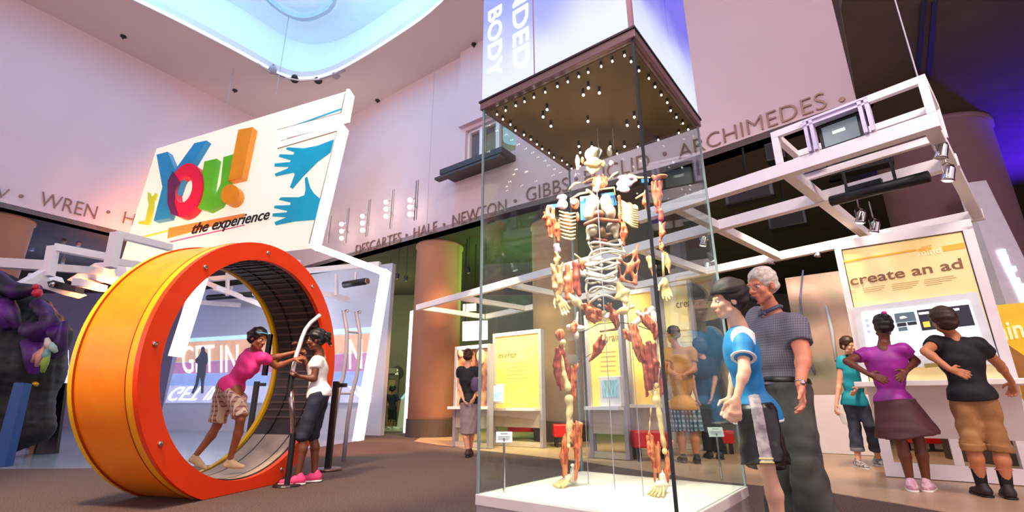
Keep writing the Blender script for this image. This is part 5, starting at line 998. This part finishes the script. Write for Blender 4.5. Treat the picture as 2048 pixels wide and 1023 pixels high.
# lit ceiling boxes and the tall bright screen beyond the column
def lightbox(name, lab, pts, Y, m, th=.08, hang=True):
    c = P(*pts[0], Y); t = thing('light_box', lab, 'light box', c); q = [P(x, y, Y) for x, y in pts]; MB().prism(q, (0, th, 0)).out('glowing_face', m, t)
    if hang: zt_ = min(q[0][2], q[1][2]); [MB().tube([(p[0], Y + th / 2, zt_ - .02), (p[0], Y + th / 2, ZB - .002)], .012, 6).out('hanger', black_m, t) for p in (q[0] * .9 + q[1] * .1, q[0] * .1 + q[1] * .9)]
    return t
lightbox('light_panel', 'bright white light panel right of the brown column', [(925, 643), (975, 640), (975, 678), (925, 681)], 12.2, mat('panel_white', 'FFF6E8', .5, emit=1.5))
lightbox('light_panel', 'small bright light panel above the white one', [(926, 608), (952, 606), (952, 620), (926, 622)], 12.6, MATS['panel_white'])
for (g0, lab, sc2) in ((G(842 - 18, 850), 'white floor kiosk with tilted touchscreen left of the brown column', 1),):
    q = G(805, 856); t = thing('floor_kiosk', lab, 'kiosk', q); f = FR(q, (.95, -.3))
    a, b = P(790, 768, q[1]), P(816, 780, q[1]); zt_ = P(808, 770, q[1])[2]
    MB().prism([f.p(-.22, 0, .012), f.p(.22, 0, .012), f.p(.30, 0, zt_), f.p(-.12, 0, zt_ - .45)], f.n * .35).out('kiosk_body', white_m, t); MB().prism([f.p(-.13, -.02, zt_ - .42), f.p(.27, -.02, zt_ + .02), f.p(.33, -.02, zt_ + .0), f.p(-.07, -.02, zt_ - .46)], f.n * .39).out('touchscreen', mat('kiosk_screen', '9ACFD8', .3, emit=.6), t)
lightbox('bright_screen', 'tall bright screen edge left of the brown column', [(820, 622), (842, 615), (842, 862), (806, 866)], 14.2, mat('tall_glow', 'FBFFF0', .5, emit=1.3), .15, False)
# red seats
def bench(px0, px1, py0, pyb, lab):
    g = G((px0 + px1) / 2, pyb); z1 = P((px0 + px1) / 2, py0, g[1])[2]; a, b = P(px0, pyb, g[1])[0], P(px1, pyb, g[1])[0]; t = thing('red_bench', lab, 'bench', g, 'red benches')
    MB().box(a, b, g[1], g[1] + .4, z1 * .45, z1).out('seat', redseat_m, t, bevel=.02)
    for x in (a + .04, b - .08):
        for y in (g[1] + .03, g[1] + .33): MB().box(x, x + .05, y, y + .05, .008, z1 * .45).out('leg', black_m, t)
bench(1108, 1166, 848, 895, 'red bench in front of the pale column'); bench(1273, 1348, 862, 924, 'red bench behind the glass right of the brain kiosk'); bench(1015, 1076, 845, 878, 'red bench below the mirror kiosk'); bench(1845, 1910, 865, 905, 'red bench glimpsed under the create an ad kiosk'); bench(1445, 1474, 860, 909, 'red bench between the right glass pane and the boy')
# low planter / plinth in the lobby
q = G(732, 858); tag(MB().box(q[0] - .25, q[0] + .45, q[1], q[1] + .4, .012, .25).out('low_plinth', grey_m, loc=q), 'low grey plinth in the lobby beside the glowing sign leg', 'plinth')

# ------------------------------------------------------------------ left side: truss, projectors, draped sculpture
def L2(x, y, Y): return P(x * .6088, 400 + y * .6088, Y)
lt = thing('left_truss', 'white stepped truss frame hanging on the left below the word WREN', 'truss', L2(200, 220, 8))
def lbeam(a, b, Ya, Yb, w=.14, n='truss_beam'): MB().beam(L2(*a, Ya), L2(*b, Yb), w, w).out(n, white_m, lt, bevel=.004)
lbeam((-120, 200), (160, 216), 8.6, 8.0, .17); lbeam((176, 152), (158, 250), 8.0, 8.0, .13); lbeam((176, 154), (370, 190), 8.0, 8.6, .13); lbeam((385, 108), (362, 222), 8.2, 8.2, .15); lbeam((385, 112), (560, 156), 8.2, 9.2, .13); lbeam((158, 220), (330, 232), 8.0, 8.9, .13)
lbeam((250, 268), (340, 290), 8.4, 9.4, .13); lbeam((362, 200), (480, 215), 8.2, 9.6, .13); lbeam((60, 285), (150, 235), 7.6, 8.0, .12)
def pod(pts, Y, lab):
    c = L2(*pts[0], Y); t = thing('projector_pod', lab, 'projector', c, 'projector pods on the left truss'); MB().prism([L2(x, y, Y) for x, y in pts], (0, .35, 0)).out('shell', white_m, t, bevel=.02); return t
t = pod([(75, 275), (92, 238), (155, 240), (165, 262), (240, 300), (210, 312), (150, 292)], 9.2, 'white angular projector pod at the left, above the draped sculpture')
MB().prism([L2(x, y, 9.15) for x, y in ((155, 268), (175, 262), (250, 284), (245, 302), (160, 285))], (0, .2, 0)).out('projector_body', black_m, t); MB().ball(L2(172, 276, 9.1), .05, 12).out('lens', chrome_m, t, True)
pod([(215, 262), (310, 205), (370, 200), (378, 250), (350, 272), (300, 258)], 9.0, 'white angular projector pod nearer the orange wheel')
# draped purple sculpture
sc = thing('draped_sculpture', 'big dark purple draped sculpture with small hanging figures at the left edge', 'sculpture', G(40, 874))
Ys = 8.0; s2 = lambda x, y, d=0: L2(x, y, Ys + d)
purp = mat('purple_cloth', '5A1480', .5, scale=2.2, color2='1C0A28'); dkp = mat('black_cloth', '0C0812', .6, var=.5, scale=3)
solid('dark_core', [C(s2(-60, 330), s2(60, 560), .55, .6), C(s2(20, 330), s2(120, 470), .38), C(s2(110, 370), s2(175, 450), .26), C(s2(60, 560), s2(90, 690), .48, .30), C(s2(-80, 600), s2(0, 700), .5), C(s2(40, 650), s2(60, 745), .42, .36), C(s2(110, 600), s2(120, 750), .22)], dkp, sc, .04, .15, wr=.012, wf=7)
def drape(pts, r, m=purp, n='drape'): MB().tube([s2(*p, -.55) for p in pts], r, 12).out(n, m, sc, True)
drape([(-10, 240), (20, 285), (60, 300), (130, 290)], [.07, .13, .14, .06]); drape([(20, 330), (30, 370), (60, 420)], [.10, .13, .05]); drape([(90, 420), (130, 430), (165, 400), (150, 350)], [.14, .20, .14, .06]); drape([(160, 440), (185, 440), (210, 400), (195, 490), (170, 520)], [.08, .14, .05, .10, .03]); drape([(100, 460), (120, 520), (110, 570)], [.12, .15, .06]); drape([(120, 340), (150, 370), (175, 400)], [.10, .12, .06]); drape([(-20, 300), (10, 360), (30, 420)], [.10, .15, .08])
MB().ball(s2(122, 305, -.6), .07, 12).ball(s2(118, 285, -.6), .05, 10).out('red_knob', mat('red_knob', 'C82040', .4), sc, True)
for x0, y0, x1, y1, c_ in ((150, 480, 120, 545, 'D8A090'), (140, 490, 108, 530, 'C88878'), (158, 485, 150, 530, '7AA8A0'), (160, 500, 140, 565, '8FB040'), (168, 470, 185, 500, 'A8C0B8'), (155, 455, 165, 490, 'D8C8B8')): MB().tube([s2(x0, y0, -.7), s2((x0 + x1) / 2 - 3, (y0 + y1) / 2, -.74), s2(x1, y1, -.7)], [.03, .05, .025], 8).out('hanging_figure', mat('charm_' + c_, c_, .5), sc, True)
MB().tube([s2(112, 600, -.6), s2(122, 606, -.6)], .03, 8).out('gold_badge', mat('gold', 'D8A020', .3, .6), sc, True)
g = G(22, 862); bl = thing('blue_support', 'blue slanted support leg under the draped sculpture', 'support', (P(12, 868, 6.9)[0], 6.9, 0)); yb_ = 6.9
MB().prism([P(0, 870, 6.9) * [1, 1, 0] + [0, 0, .01], P(26, 870, 6.9) * [1, 1, 0] + [0, 0, .01], P(48, 766, 6.9), P(28, 764, 6.9)], (0, .12, 0)).out('leg_panel', mat('support_blue', '164C90', .45), bl)
mb_ = thing('leaning_board', 'tan edged dark board leaning behind the draped sculpture', 'board', G(85, 862)); MB().prism([L2(120, 728, 8.6) * [1, 1, 0] + [0, 0, .01], L2(135, 728, 8.6) * [1, 1, 0] + [0, 0, .01], L2(192, 500, 8.6), L2(182, 500, 8.6)], (0, .1, 0)).out('edge_strip', mat('tan_edge', 'A87858', .5), mb_)
MB().prism([L2(135, 725, 8.62) * [1, 1, 0] + [0, 0, .01], L2(210, 725, 8.62) * [1, 1, 0] + [0, 0, .01], L2(215, 600, 8.62), L2(165, 600, 8.62)], (0, .06, 0)).out('dark_panel', black_m, mb_)
lightbox('light_panel', 'pale lit panel between the draped sculpture and the orange wheel', [(108, 700), (130, 698), (132, 770), (96, 772)], 9.6, mat('pale_lit', 'DCEAF4', .5, emit=.8), .08, False)
c = P(110, 772, 9.64); MB().box(c[0] - .2, c[0] + .2, 9.6, 9.7, .008, c[2]).out('black_stand', black_m, [o for o in COL.objects if o.name.startswith('light_box')][-1])
MB()

# ------------------------------------------------------------------ the visitors
def jp(d): return {k: P(*v) for k, v in d.items()}
white_cloth = mat('white_cloth', 'F4F0F0', .8, var=.04); rubber = mat('shoe_rubber', 'F0ECE6', .6)
# white-haired man
polo = plaid('polo_check', '5E5C6C', '7E7C8C', 58, .78); jeans = mat('faded_denim', '56564F', .85, scale=5, color2='3A3B3E', bump=.15)
J = jp(dict(head=(1524, 570, 3.28), neck=(1541, 612, 3.34), sL=(1588, 648, 3.20), sR=(1517, 634, 3.50), eL=(1607, 712, 3.10), wL=(1601, 768, 3.02), eR=(1508, 700, 3.55), wR=(1500, 755, 3.5), hL=(1580, 780, 3.27), hR=(1549, 778, 3.42), kL=(1610, 920, 3.18), aL=(1640, 1062, 3.22), kR=(1556, 920, 3.44), aR=(1578, 1058, 3.46)))
for q in 'LR': J['a' + q][2] = .09
wh = mat('white_hair', 'E8E0D4', .55, scale=40, color2='C0B0A0')
o = person('white-haired man in grey checked polo and jeans beside the glass case', None, J, 'ruddy', 1.04, 1.12, look=(-.92, -.36, -.03), shirt=polo, sleeve=.62, hem=-.04, pants=jeans, plen=1.93, flare=.045, pfit=.020, tuck=True, hair=short_hair(wh, .010), shoes=(mat('brown_shoe', '4A3426', .6), black_m),
           h=.010, hh=.005, hands={'L': dict(curl=.55, pn=(-.9, .3, 0), s=1.08, d=(-.06, -.05, -1))}, belly=.03, wr=.0018, neckcut=.02)
L = o['L']
gl = MB()
for x in (-.033, .033): gl.tube([L(x + .024 * math.cos(a), .103, -.004 + .017 * math.sin(a)) for a in np.linspace(0, 2 * PI, 16, endpoint=False)], .0018, 6, True)
gl.tube([L(-.009, .104, 0), L(.009, .104, 0)], .0016, 6).tube([L(-.057, .10, .004), L(-.078, .05, .004), L(-.080, -.01, .0)], .0016, 6).tube([L(.057, .10, .004), L(.078, .05, .004), L(.080, -.01, .0)], .0016, 6).out('glasses', mat('wire', 'A09890', .3, .8), o['root'], True)
sh_m = mat('polo_collar', '5A5E7C', .8); n0 = o['J']['neck']; f_, r_, u_ = o['f'], o['r'], o['u']
q_ = [n0 - u_ * .012 + r_ * .070 * math.cos(a) + f_ * (.062 * math.sin(a)) - u_ * .035 * max(0, math.sin(a)) + u_ * .010 * max(0, -math.sin(a)) for a in np.linspace(0, 2 * PI, 28, endpoint=False)]
MB().tube(q_, .013, 8, True).tube([n0 + f_ * .062 - u_ * .05, n0 + f_ * .082 + r_ * .035 - u_ * .075], [.014, .008], 6).tube([n0 + f_ * .062 - u_ * .05, n0 + f_ * .082 - r_ * .035 - u_ * .075], [.014, .008], 6).out('collar', sh_m, o['shirt'], True)
pe = o['pel']; belt = [grow(p, .012) for p in o['pants_prims'][:1]] + [E(pe + u_ * .02, (.196, .160, .16), o['Rp'])]; solid('belt', belt, mat('belt', '1E1614', .4), o['root'], .009, .02, [(pe + u_ * .075, u_), (pe + u_ * .038, -u_)])
wr_ = o['J']['wL']; fa = nrm(wr_ - o['J']['eL']); MB().tube([wr_ - fa * .01 + (np.cross(fa, (0, 1, 0)) * math.cos(a) + np.cross(fa, np.cross(fa, (0, 1, 0))) * math.sin(a)) * .031 for a in np.linspace(0, 2 * PI, 18, endpoint=False)], .006, 6, True).ball(wr_ - fa * .01 + [-.005, -.034, 0], (.016, .007, .016), 12).out('wristwatch', chrome_m, o['root'], True)
# boy in blue jersey
J = jp(dict(head=(1457, 598, 2.61), neck=(1473, 641, 2.65), sL=(1484, 672, 2.52), sR=(1476, 664, 2.78), eL=(1489, 742, 2.43), wL=(1473, 795, 2.41), eR=(1470, 740, 2.83), wR=(1460, 795, 2.80), hL=(1512, 822, 2.59), hR=(1513, 820, 2.73), kL=(1532, 930, 2.55), aL=(1560, 1068, 2.59), kR=(1530, 928, 2.79), aR=(1555, 1040, 2.85)))
for q in 'LR': J['a' + q][2] = .09
jer = mat('blue_jersey', '1486C8', .6, var=.12, scale=5); shm = mat('black_satin', '15131A', .35, var=.3)
o = person('boy in black cap, bright blue jersey and black shorts looking into the case', None, J, 'pale', .84, .80, look=(-.97, .10, .02), shirt=jer, sleeve=.66, hem=.04, pants=shm, plen=.98, flare=.04, pfit=.026, hair=short_hair(mat('boy_hair', '241A18', .6, scale=40), .004, .0),
           shoes=(mat('trainer_grey', 'B8B4B8', .6), rubber), h=.0085, hh=.0045, hands={'L': dict(curl=.8, pn=(.3, .9, 0), d=(-.25, -.02, -1), s=.98)}, wr=.0025)
L, R, rt_ = o['L'], o['HR'], o['root']; hu, hf = o['hu'], o['hf']
cap = solid('cap', [E(L(0, -.012, .042), (.080, .100, .078), R)], mat('cap_black', '121016', .7, var=.2), rt_, .006, .01, [(L(0, 0, .032), -hu + hf * .12)], 0)
solid('cap_brim', [C(L(-.05, -.09, .015), L(.05, -.09, .015), .009), C(L(-.05, -.12, -.01), L(.05, -.12, -.01), .008), C(L(-.035, -.155, -.042), L(.035, -.155, -.042), .007), C(L(-.05, -.135, -.025), L(.05, -.135, -.025), .008)], MATS['cap_black'], cap, .005, .03)
rr_, ff_, uu_ = o['r'], o['f'], o['u']; sL = o['J']['sL']; ea = nrm(o['J']['eL'] - sL); fr_ = lambda t: sL + (o['J']['eL'] - sL) * t
gsp = [grow(p, .0035) for p in o['shirt_prims'] if p[0] != '-']
for s_, sd_n, nm in ((o['J']['sL'], -rr_, 'L'), (o['J']['sR'], rr_, 'R')): solid('shoulder_patch', gsp, white_cloth, o['shirt'], .0085, .028, o['hem_cut'] + [(s_ - sd_n * .005, -sd_n), (s_ - uu_ * .055, -uu_), (s_ + ff_ * .055, ff_), (s_ + sd_n * .05, sd_n)], .0025)
pe = o['pel']; solid('hem_line', [grow(p, .003) for p in o['shirt_prims'] if p[0] != '-'][:7], white_cloth, o['shirt'], .007, .028, [(pe - uu_ * .058, -uu_), (pe - uu_ * .043, uu_)], .0025)
k0 = o['J']['sL'] + (o['J']['eL'] - o['J']['sL']) * .60; solid('sleeve_band', [K(k0, k0 + ea * .008, .066 * .672 + .0165)], white_cloth, o['shirt'], .005, .01)
pl = [grow(p, .003) for p in o['pants_prims']]; hL, kL = o['J']['hL'], o['J']['kL']; sidev = -nrm(np.cross(np.cross(hL - kL, rr_), hL - kL)) * -1; sidev = -rr_
legd = nrm(kL - hL); fwl = nrm(np.cross(sidev, legd)); stripe_m = mat('shorts_stripe', 'B8AEB4', .4, scale=30, color2='8E8690')
solid('side_stripe', pl, stripe_m, o['pants'], .0065, .022, [(hL - sidev * -.03, -sidev), (hL + fwl * .028, fwl), (hL - fwl * .028, -fwl)], .004, 30)
c0 = hL + legd * .12 + sidev * .0
gold = mat('gold_stripe', 'D8C878', .5)
for t_ in (.225, .243): solid('gold_line', [grow(p, .0055) for p in o['pants_prims']], gold, o['pants'], .005, .022, [(hL - sidev * -.03, -sidev), (hL + fwl * .032, fwl), (hL - fwl * .032, -fwl), (hL + legd * (t_ + .010), legd), (hL + legd * t_, -legd)], .004, 30)

# woman in purple top
J = jp(dict(head=(1766, 652, 4.78), neck=(1768, 686, 4.82), sL=(1733, 706, 4.86), sR=(1803, 697, 4.70), eL=(1697, 724, 5.02), wL=(1732, 745, 4.66), eR=(1832, 722, 4.72), wR=(1812, 742, 4.62), hL=(1772, 806, 4.86), hR=(1804, 802, 4.80), kL=(1803, 885, 4.84), kR=(1838, 882, 4.80), aL=(1822, 966, 4.86), aR=(1854, 966, 4.84)))
J['eL'] = P(1694, 722, 4.84); J['wL'] = P(1738, 748, 4.64)
for q in 'LR': J['a' + q][2] = .085
o = person('dark-skinned woman in magenta top and brown skirt, hands on hips, at the kiosk', None, J, 'dark', .97, .90, look=(.35, .93, -.15), shirt=mat('magenta_top', 'A628A0', .5, scale=6, color2='851C84'), sleeve=.50, hem=.02, skirt=(mat('brown_skirt', '50242A', .6, var=.25), .30, .155, .255), hair=tied_hair(BLK, (0, -.09, .085), (.035, .04, .04)),
           shoes=(mat('pink_canvas', 'E4C8D0', .7, scale=30, color2='C890A8'), rubber), fd={'L': (.5, .85, 0), 'R': (.75, .6, 0)}, hands={'L': dict(d=(.75, -.35, -.40), pn=(.1, .95, 0), curl=.25, side=1), 'R': dict(d=(-.7, -.25, -.45), pn=(0, 1, 0), curl=.25, side=-1)}, neckcut=.04, wr=.003)
MB().ball(o['L'](0, -.09, .13), (.025, .025, .02), 10).out('hair_tie', mat('pink_tie', 'C83C8C', .5), o['root'], True)
# person in black tee and cargo shorts
J = jp(dict(head=(1886, 640, 4.42), neck=(1906, 670, 4.50), sL=(1872, 684, 4.54), sR=(1955, 688, 4.40), eL=(1851, 702, 4.42), wL=(1900, 738, 4.28), eR=(1998, 728, 4.50), wR=(2024, 764, 4.62), hL=(1928, 802, 4.56), hR=(1966, 802, 4.50), kL=(1944, 888, 4.54), kR=(1998, 892, 4.46), aL=(1968, 985, 4.60), aR=(2020, 996, 4.50)))
for q in 'LR': J['a' + q][2] = .085
blt = mat('black_tee', '15131C', .75, var=.35, scale=4); khaki = mat('khaki', 'B08050', .8, scale=4, color2='8E6238', bump=.15)
o = person('person in black tee, rolled khaki shorts and black socks leaning at the kiosk', None, J, 'tan', 1.0, .98, look=(.25, .96, -.2), shirt=blt, sleeve=.48, hem=-.04, waist=.085, pants=khaki, plen=1.04, flare=.012, pfit=.014, sock=(mat('black_sock', '16141A', .8), .42), hair=short_hair(BRN, .016, .02),
           shoes=(mat('dark_shoe', '2A2224', .6), black_m), fd={'L': (.3, .9, 0), 'R': (.5, .8, 0)}, hands={'L': dict(d=(.85, -.15, -.35), pn=(0, 1, 0), curl=.15, side=1), 'R': dict(d=(.3, .4, -.6), pn=(-.4, .3, -.8), curl=.7)}, wr=.003)
for q in 'LR':
    a_, k_ = o['J']['a' + q], o['J']['k' + q]; MB().tube([a_ + (k_ - a_) * .44 + np.array([math.cos(t), math.sin(t), 0]) * .054 for t in np.linspace(0, 2 * PI, 20, endpoint=False)], .006, 6, True).out('sock_stripe', mat('sock_stripe', 'C87868', .7), o['root'], True)
    d_ = nrm(a_ - k_); solid('rolled_cuff', [K(k_ - d_ * .02, k_ + d_ * .04, .088, .092)], khaki, o['pants'], .009, .02, wr=.003)
# woman in teal top
J = jp(dict(head=(1697, 690, 6.50), neck=(1698, 708, 6.56), sL=(1719, 721, 6.54), sR=(1685, 719, 6.60), eR=(1679, 765, 6.62), wR=(1673, 808, 6.55), eL=(1722, 756, 6.60), wL=(1712, 778, 6.44), hL=(1718, 800, 6.58), hR=(1700, 800, 6.60), kL=(1740, 850, 6.50), kR=(1709, 850, 6.62), aL=(1757, 915, 6.66), aR=(1718, 925, 6.5)))
for q in 'LR': J['a' + q][2] = .09
o = person('woman in teal tee and cropped jeans standing beyond the kiosk', None, J, 'fair', .96, .90, look=(.12, -1, -.12), shirt=mat('teal_tee', '109CB0', .7), sleeve=.42, hem=.05, pants=mat('blue_denim', '3E4658', .85, scale=6, color2='262A38'), plen=1.72, flare=.02, pfit=.014, hair=tied_hair(BRN, (0, -.09, .03), (.04, .04, .05)), bust=0,
           shoes=(mat('running_shoe', 'D8D4D0', .6, scale=30, color2='6E6660'), rubber), fd={'L': (.25, -.9, 0), 'R': (-.1, -1, 0)}, h=.012, hands={'R': dict(curl=.6)})
for q in 'LR':
    a_, k_ = o['J']['a' + q], o['J']['k' + q]; c_ = k_ + (a_ - k_) * .70; solid('denim_cuff', [K(c_ - [0, 0, .02], c_ + [0, 0, .03], .076)], mat('cuff_denim', '8A8C98', .8), o['pants'], .01, .01)
q = o['J']['wR'] + [0, -.03, -.09]; bk = thing('notepad', 'white notepad held low by the woman in teal', 'notepad', q); MB().prism([q + [-.02, 0, 0], q + [.05, .02, -.02], q + [.09, .02, -.16], q + [.02, 0, -.15]], (0, .01, 0)).out('pages', white_cloth, bk)
MB().tube([o['J']['sR'] + [0.02, -.08, .03], o['ch'] + [.05, -.14, 0], o['pel'] + [.12, -.13, .12]], .012, 6).out('strap', black_m, o['root'], True)
MB().tube([o['J']['sR'] + [0.03, -.06, .05], o['J']['neck'] + [-.04, -.06, -.02], o['ch'] + [-.02, -.13, .03]], .02, 6).out('dark_scarf', black_m, o['root'], True)
# girl in white tee by the wheel
J = jp(dict(head=(633, 678, 5.42), neck=(640, 703, 5.48), sL=(634, 722, 5.36), sR=(640, 716, 5.58), eL=(628, 757, 5.32), wL=(602, 752, 5.28), eR=(614, 735, 5.50), wR=(603, 700, 5.40), hL=(636, 792, 5.40), hR=(641, 792, 5.54), kL=(606, 872, 5.36), kR=(626, 870, 5.55), aL=(597, 940, 5.36), aR=(630, 938, 5.56)))
for q in 'LR': J['a' + q][2] = .085
o = person('girl in white tee, dark knee shorts and pink shoes holding the wheel handle', None, J, 'dark', .93, .90, look=(-.96, -.2, -.05), shirt=white_cloth, sleeve=.36, hem=-.01, pants=mat('navy_denim', '23283C', .8, var=.3), plen=1.04, flare=.005, pfit=.016, hair=tied_hair(BLK, (0, -.12, .02), (.05, .05, .055), pony=(0, -.15, -.06)),
           shoes=(mat('pink_shoe', 'E03C78', .6), rubber), fd={'L': (-1, -.15, 0), 'R': (-.9, -.4, 0)}, h=.011, hands={'L': dict(d=(-1, 0, .05), pn=(0, .3, .9), curl=1.0), 'R': dict(d=(-.55, -.1, .8), pn=(-.7, -.5, -.3), curl=1.0)}, wr=.002)
# running girl in pink inside the wheel
J = jp(dict(head=(516, 677, 5.06), neck=(512, 697, 5.10), sL=(527, 715, 5.0), sR=(500, 704, 5.24), eL=(553, 732, 5.12), wL=(588, 718, 5.26), eR=(545, 715, 5.28), wR=(588, 704, 5.36), hL=(470, 778, 5.10), hR=(452, 772, 5.22), kL=(481, 838, 5.06), kR=(434, 850, 5.24), aL=(459, 920, 5.16), aR=(390, 912, 5.20)))
o = person('girl in hot pink tee and plaid shorts running inside the orange wheel', None, J, 'brown', .90, .86, look=(.85, -.25, -.35), headtilt=(.25, 0, .9), shirt=mat('hot_pink', 'F0308C', .65, var=.15), sleeve=.42, hem=0.0, pants=plaid('plaid_tan', 'B89080', '8A5A5A', 22, .6, 'D8C0A8'), plen=.92, flare=.012, pfit=.022, hair=tied_hair(BLK, (0, -.11, .03), (.05, .05, .05), pony=(-.02, -.16, .0)),
           h=.011, hands={'L': dict(d=(.9, .3, .25), pn=(.2, .6, -.5), curl=.9), 'R': dict(d=(.9, .2, .25), pn=(.2, .5, -.6), curl=.9)}, wr=.003, loc=(-2.95, 5.15, .1))
MB().tube([o['L'](.078 * math.cos(a), .088 * math.sin(a), .062 + .02 * math.sin(a)) for a in np.linspace(-.3, PI + .3, 20)], .006, 6).out('headband', mat('headband', '5AC0E0', .5), o['root'], True)
def bare_foot(root, ank, d):
    d = nrm(d); ps = [C(ank, ank + d * .07 + [0, 0, -.045], .03, .026), C(ank - d * .03 + [0, 0, -.04], ank + d * .05 + [0, 0, -.05], .026), C(ank + d * .05 + [0, 0, -.05], ank + d * .125 + [0, 0, -.06], .028, .02)]
    solid('sandal_foot', ps, mat('sock_cream', 'D8B890', .7), root, .008, .02)
bare_foot(o['root'], o['J']['aL'], (.9, .3, 0)); bare_foot(o['root'], o['J']['aR'], (.75, .2, -.35))
# woman walking between the column and the case
J = jp(dict(head=(937, 712, 7.95), neck=(936, 727, 7.95), sL=(921, 739, 7.97), sR=(951, 739, 7.93), eL=(918, 770, 8.0), wL=(926, 795, 7.84), eR=(958, 768, 7.93), wR=(950, 790, 7.82), hL=(932, 808, 7.97), hR=(946, 808, 7.93), kL=(931, 858, 7.92), kR=(944, 858, 8.0), aL=(936, 905, 7.95), aR=(940, 900, 8.10)))
for q in 'LR': J['a' + q][2] = .085
o = person('woman in black tee and grey pencil skirt walking away beside the brown column', None, J, 'fair', .97, .92, look=(.2, 1, 0), shirt=blt, sleeve=.5, hem=-.02, skirt=(mat('grey_skirt', '8C7C82', .8), .44, .15, .135), hair=tied_hair(mat('auburn_hair', '4A2018', .5, var=.3), (0, -.08, .08), (.045, .045, .045)), shoes=(mat('dark_flat', '3A1A18', .6), black_m), fd={'L': (.1, 1, 0), 'R': (.1, 1, 0)})
bg_ = thing('shoulder_bag', 'small dark bag at the side of the walking woman in black', 'bag', P(950, 768, 7.8)); c_ = P(950, 768, 7.78); solid('bag_body', [E(c_, (.07, .05, .12))], mat('bag_violet', '5A4468', .6), bg_, .01); MB().tube([c_ + [0, 0, .1], P(947, 745, 7.82), P(945, 735, 7.9)], .008, 6).out('strap', black_m, bg_)
# child by the elevator
J = jp(dict(head=(786, 778, 16.0), neck=(785, 786, 16.0), sL=(776, 791, 16.05), sR=(792, 791, 15.95), eL=(769, 800, 16.2), wL=(774, 810, 15.95), eR=(797, 802, 15.9), wR=(796, 813, 15.8), hL=(781, 817, 16.0), hR=(788, 817, 16.0), kL=(780, 834, 16.0), kR=(789, 834, 16.0), aL=(778, 850, 16.0), aR=(790, 850, 16.0)))
for q in 'LR': J['a' + q][2] = .09
o = person('child in dark clothes standing at the far floor kiosk by the elevator', None, J, 'brown', .86, .9, look=(.6, .8, -.1), shirt=mat('navy_tee', '1E2038', .8), sleeve=.95, hem=0, pants=mat('black_pants', '14141A', .8), plen=1.5, hair=short_hair(BLK, .03), shoes=(rubber, rubber), fd={'L': (.5, -.6, 0), 'R': (1, -.2, 0)}, h=.016, hh=.01)
# two visitors behind the glass
J = jp(dict(head=(1346, 668, 7.1), neck=(1350, 690, 7.1), sL=(1336, 704, 7.13), sR=(1382, 703, 7.05), eL=(1334, 740, 7.0), wL=(1352, 748, 6.9), eR=(1388, 738, 7.0), wR=(1370, 748, 6.88), hL=(1354, 812, 7.1), hR=(1378, 812, 7.06), kL=(1362, 860, 7.1), kR=(1388, 862, 7.05), aL=(1366, 915, 7.1), aR=(1394, 918, 7.0)))
for q in 'LR': J['a' + q][2] = .085
o = person('man in orange tee and blue plaid shorts behind the glass case', None, J, 'tan', 1.02, 1.08, look=(-.4, .9, 0), shirt=mat('orange_tee', 'C88838', .75, var=.15), sleeve=.6, hem=.03, pants=plaid('plaid_blue', '4A6A80', '98B0B8', 16, .6, '2A3440'), plen=1.0, flare=.03, pfit=.03, hair=short_hair(BLK, .008), shoes=(mat('black_trainer', '1C1A20', .6), black_m), fd={'L': (0, 1, 0), 'R': (.2, 1, 0)})
J = jp(dict(head=(1398, 692, 7.6), neck=(1402, 708, 7.6), sL=(1390, 722, 7.62), sR=(1424, 722, 7.56), eL=(1384, 758, 7.5), wL=(1392, 790, 7.4), eR=(1430, 758, 7.5), wR=(1424, 790, 7.4), hL=(1402, 810, 7.6), hR=(1422, 810, 7.58), kL=(1412, 858, 7.6), kR=(1432, 858, 7.55), aL=(1418, 905, 7.6), aR=(1440, 906, 7.5)))
for q in 'LR': J['a' + q][2] = .085
o = person('dark-haired visitor in black behind the right glass pane of the case', None, J, 'tan', .98, .95, look=(-.3, .9, 0), shirt=blt, sleeve=.8, hem=.03, pants=MATS['black_pants'], plen=1.9, flare=.01, hair=short_hair(BRN, .022, .05), shoes=(MATS['black_trainer'], black_m), fd={'L': (0, 1, 0), 'R': (.2, 1, 0)})
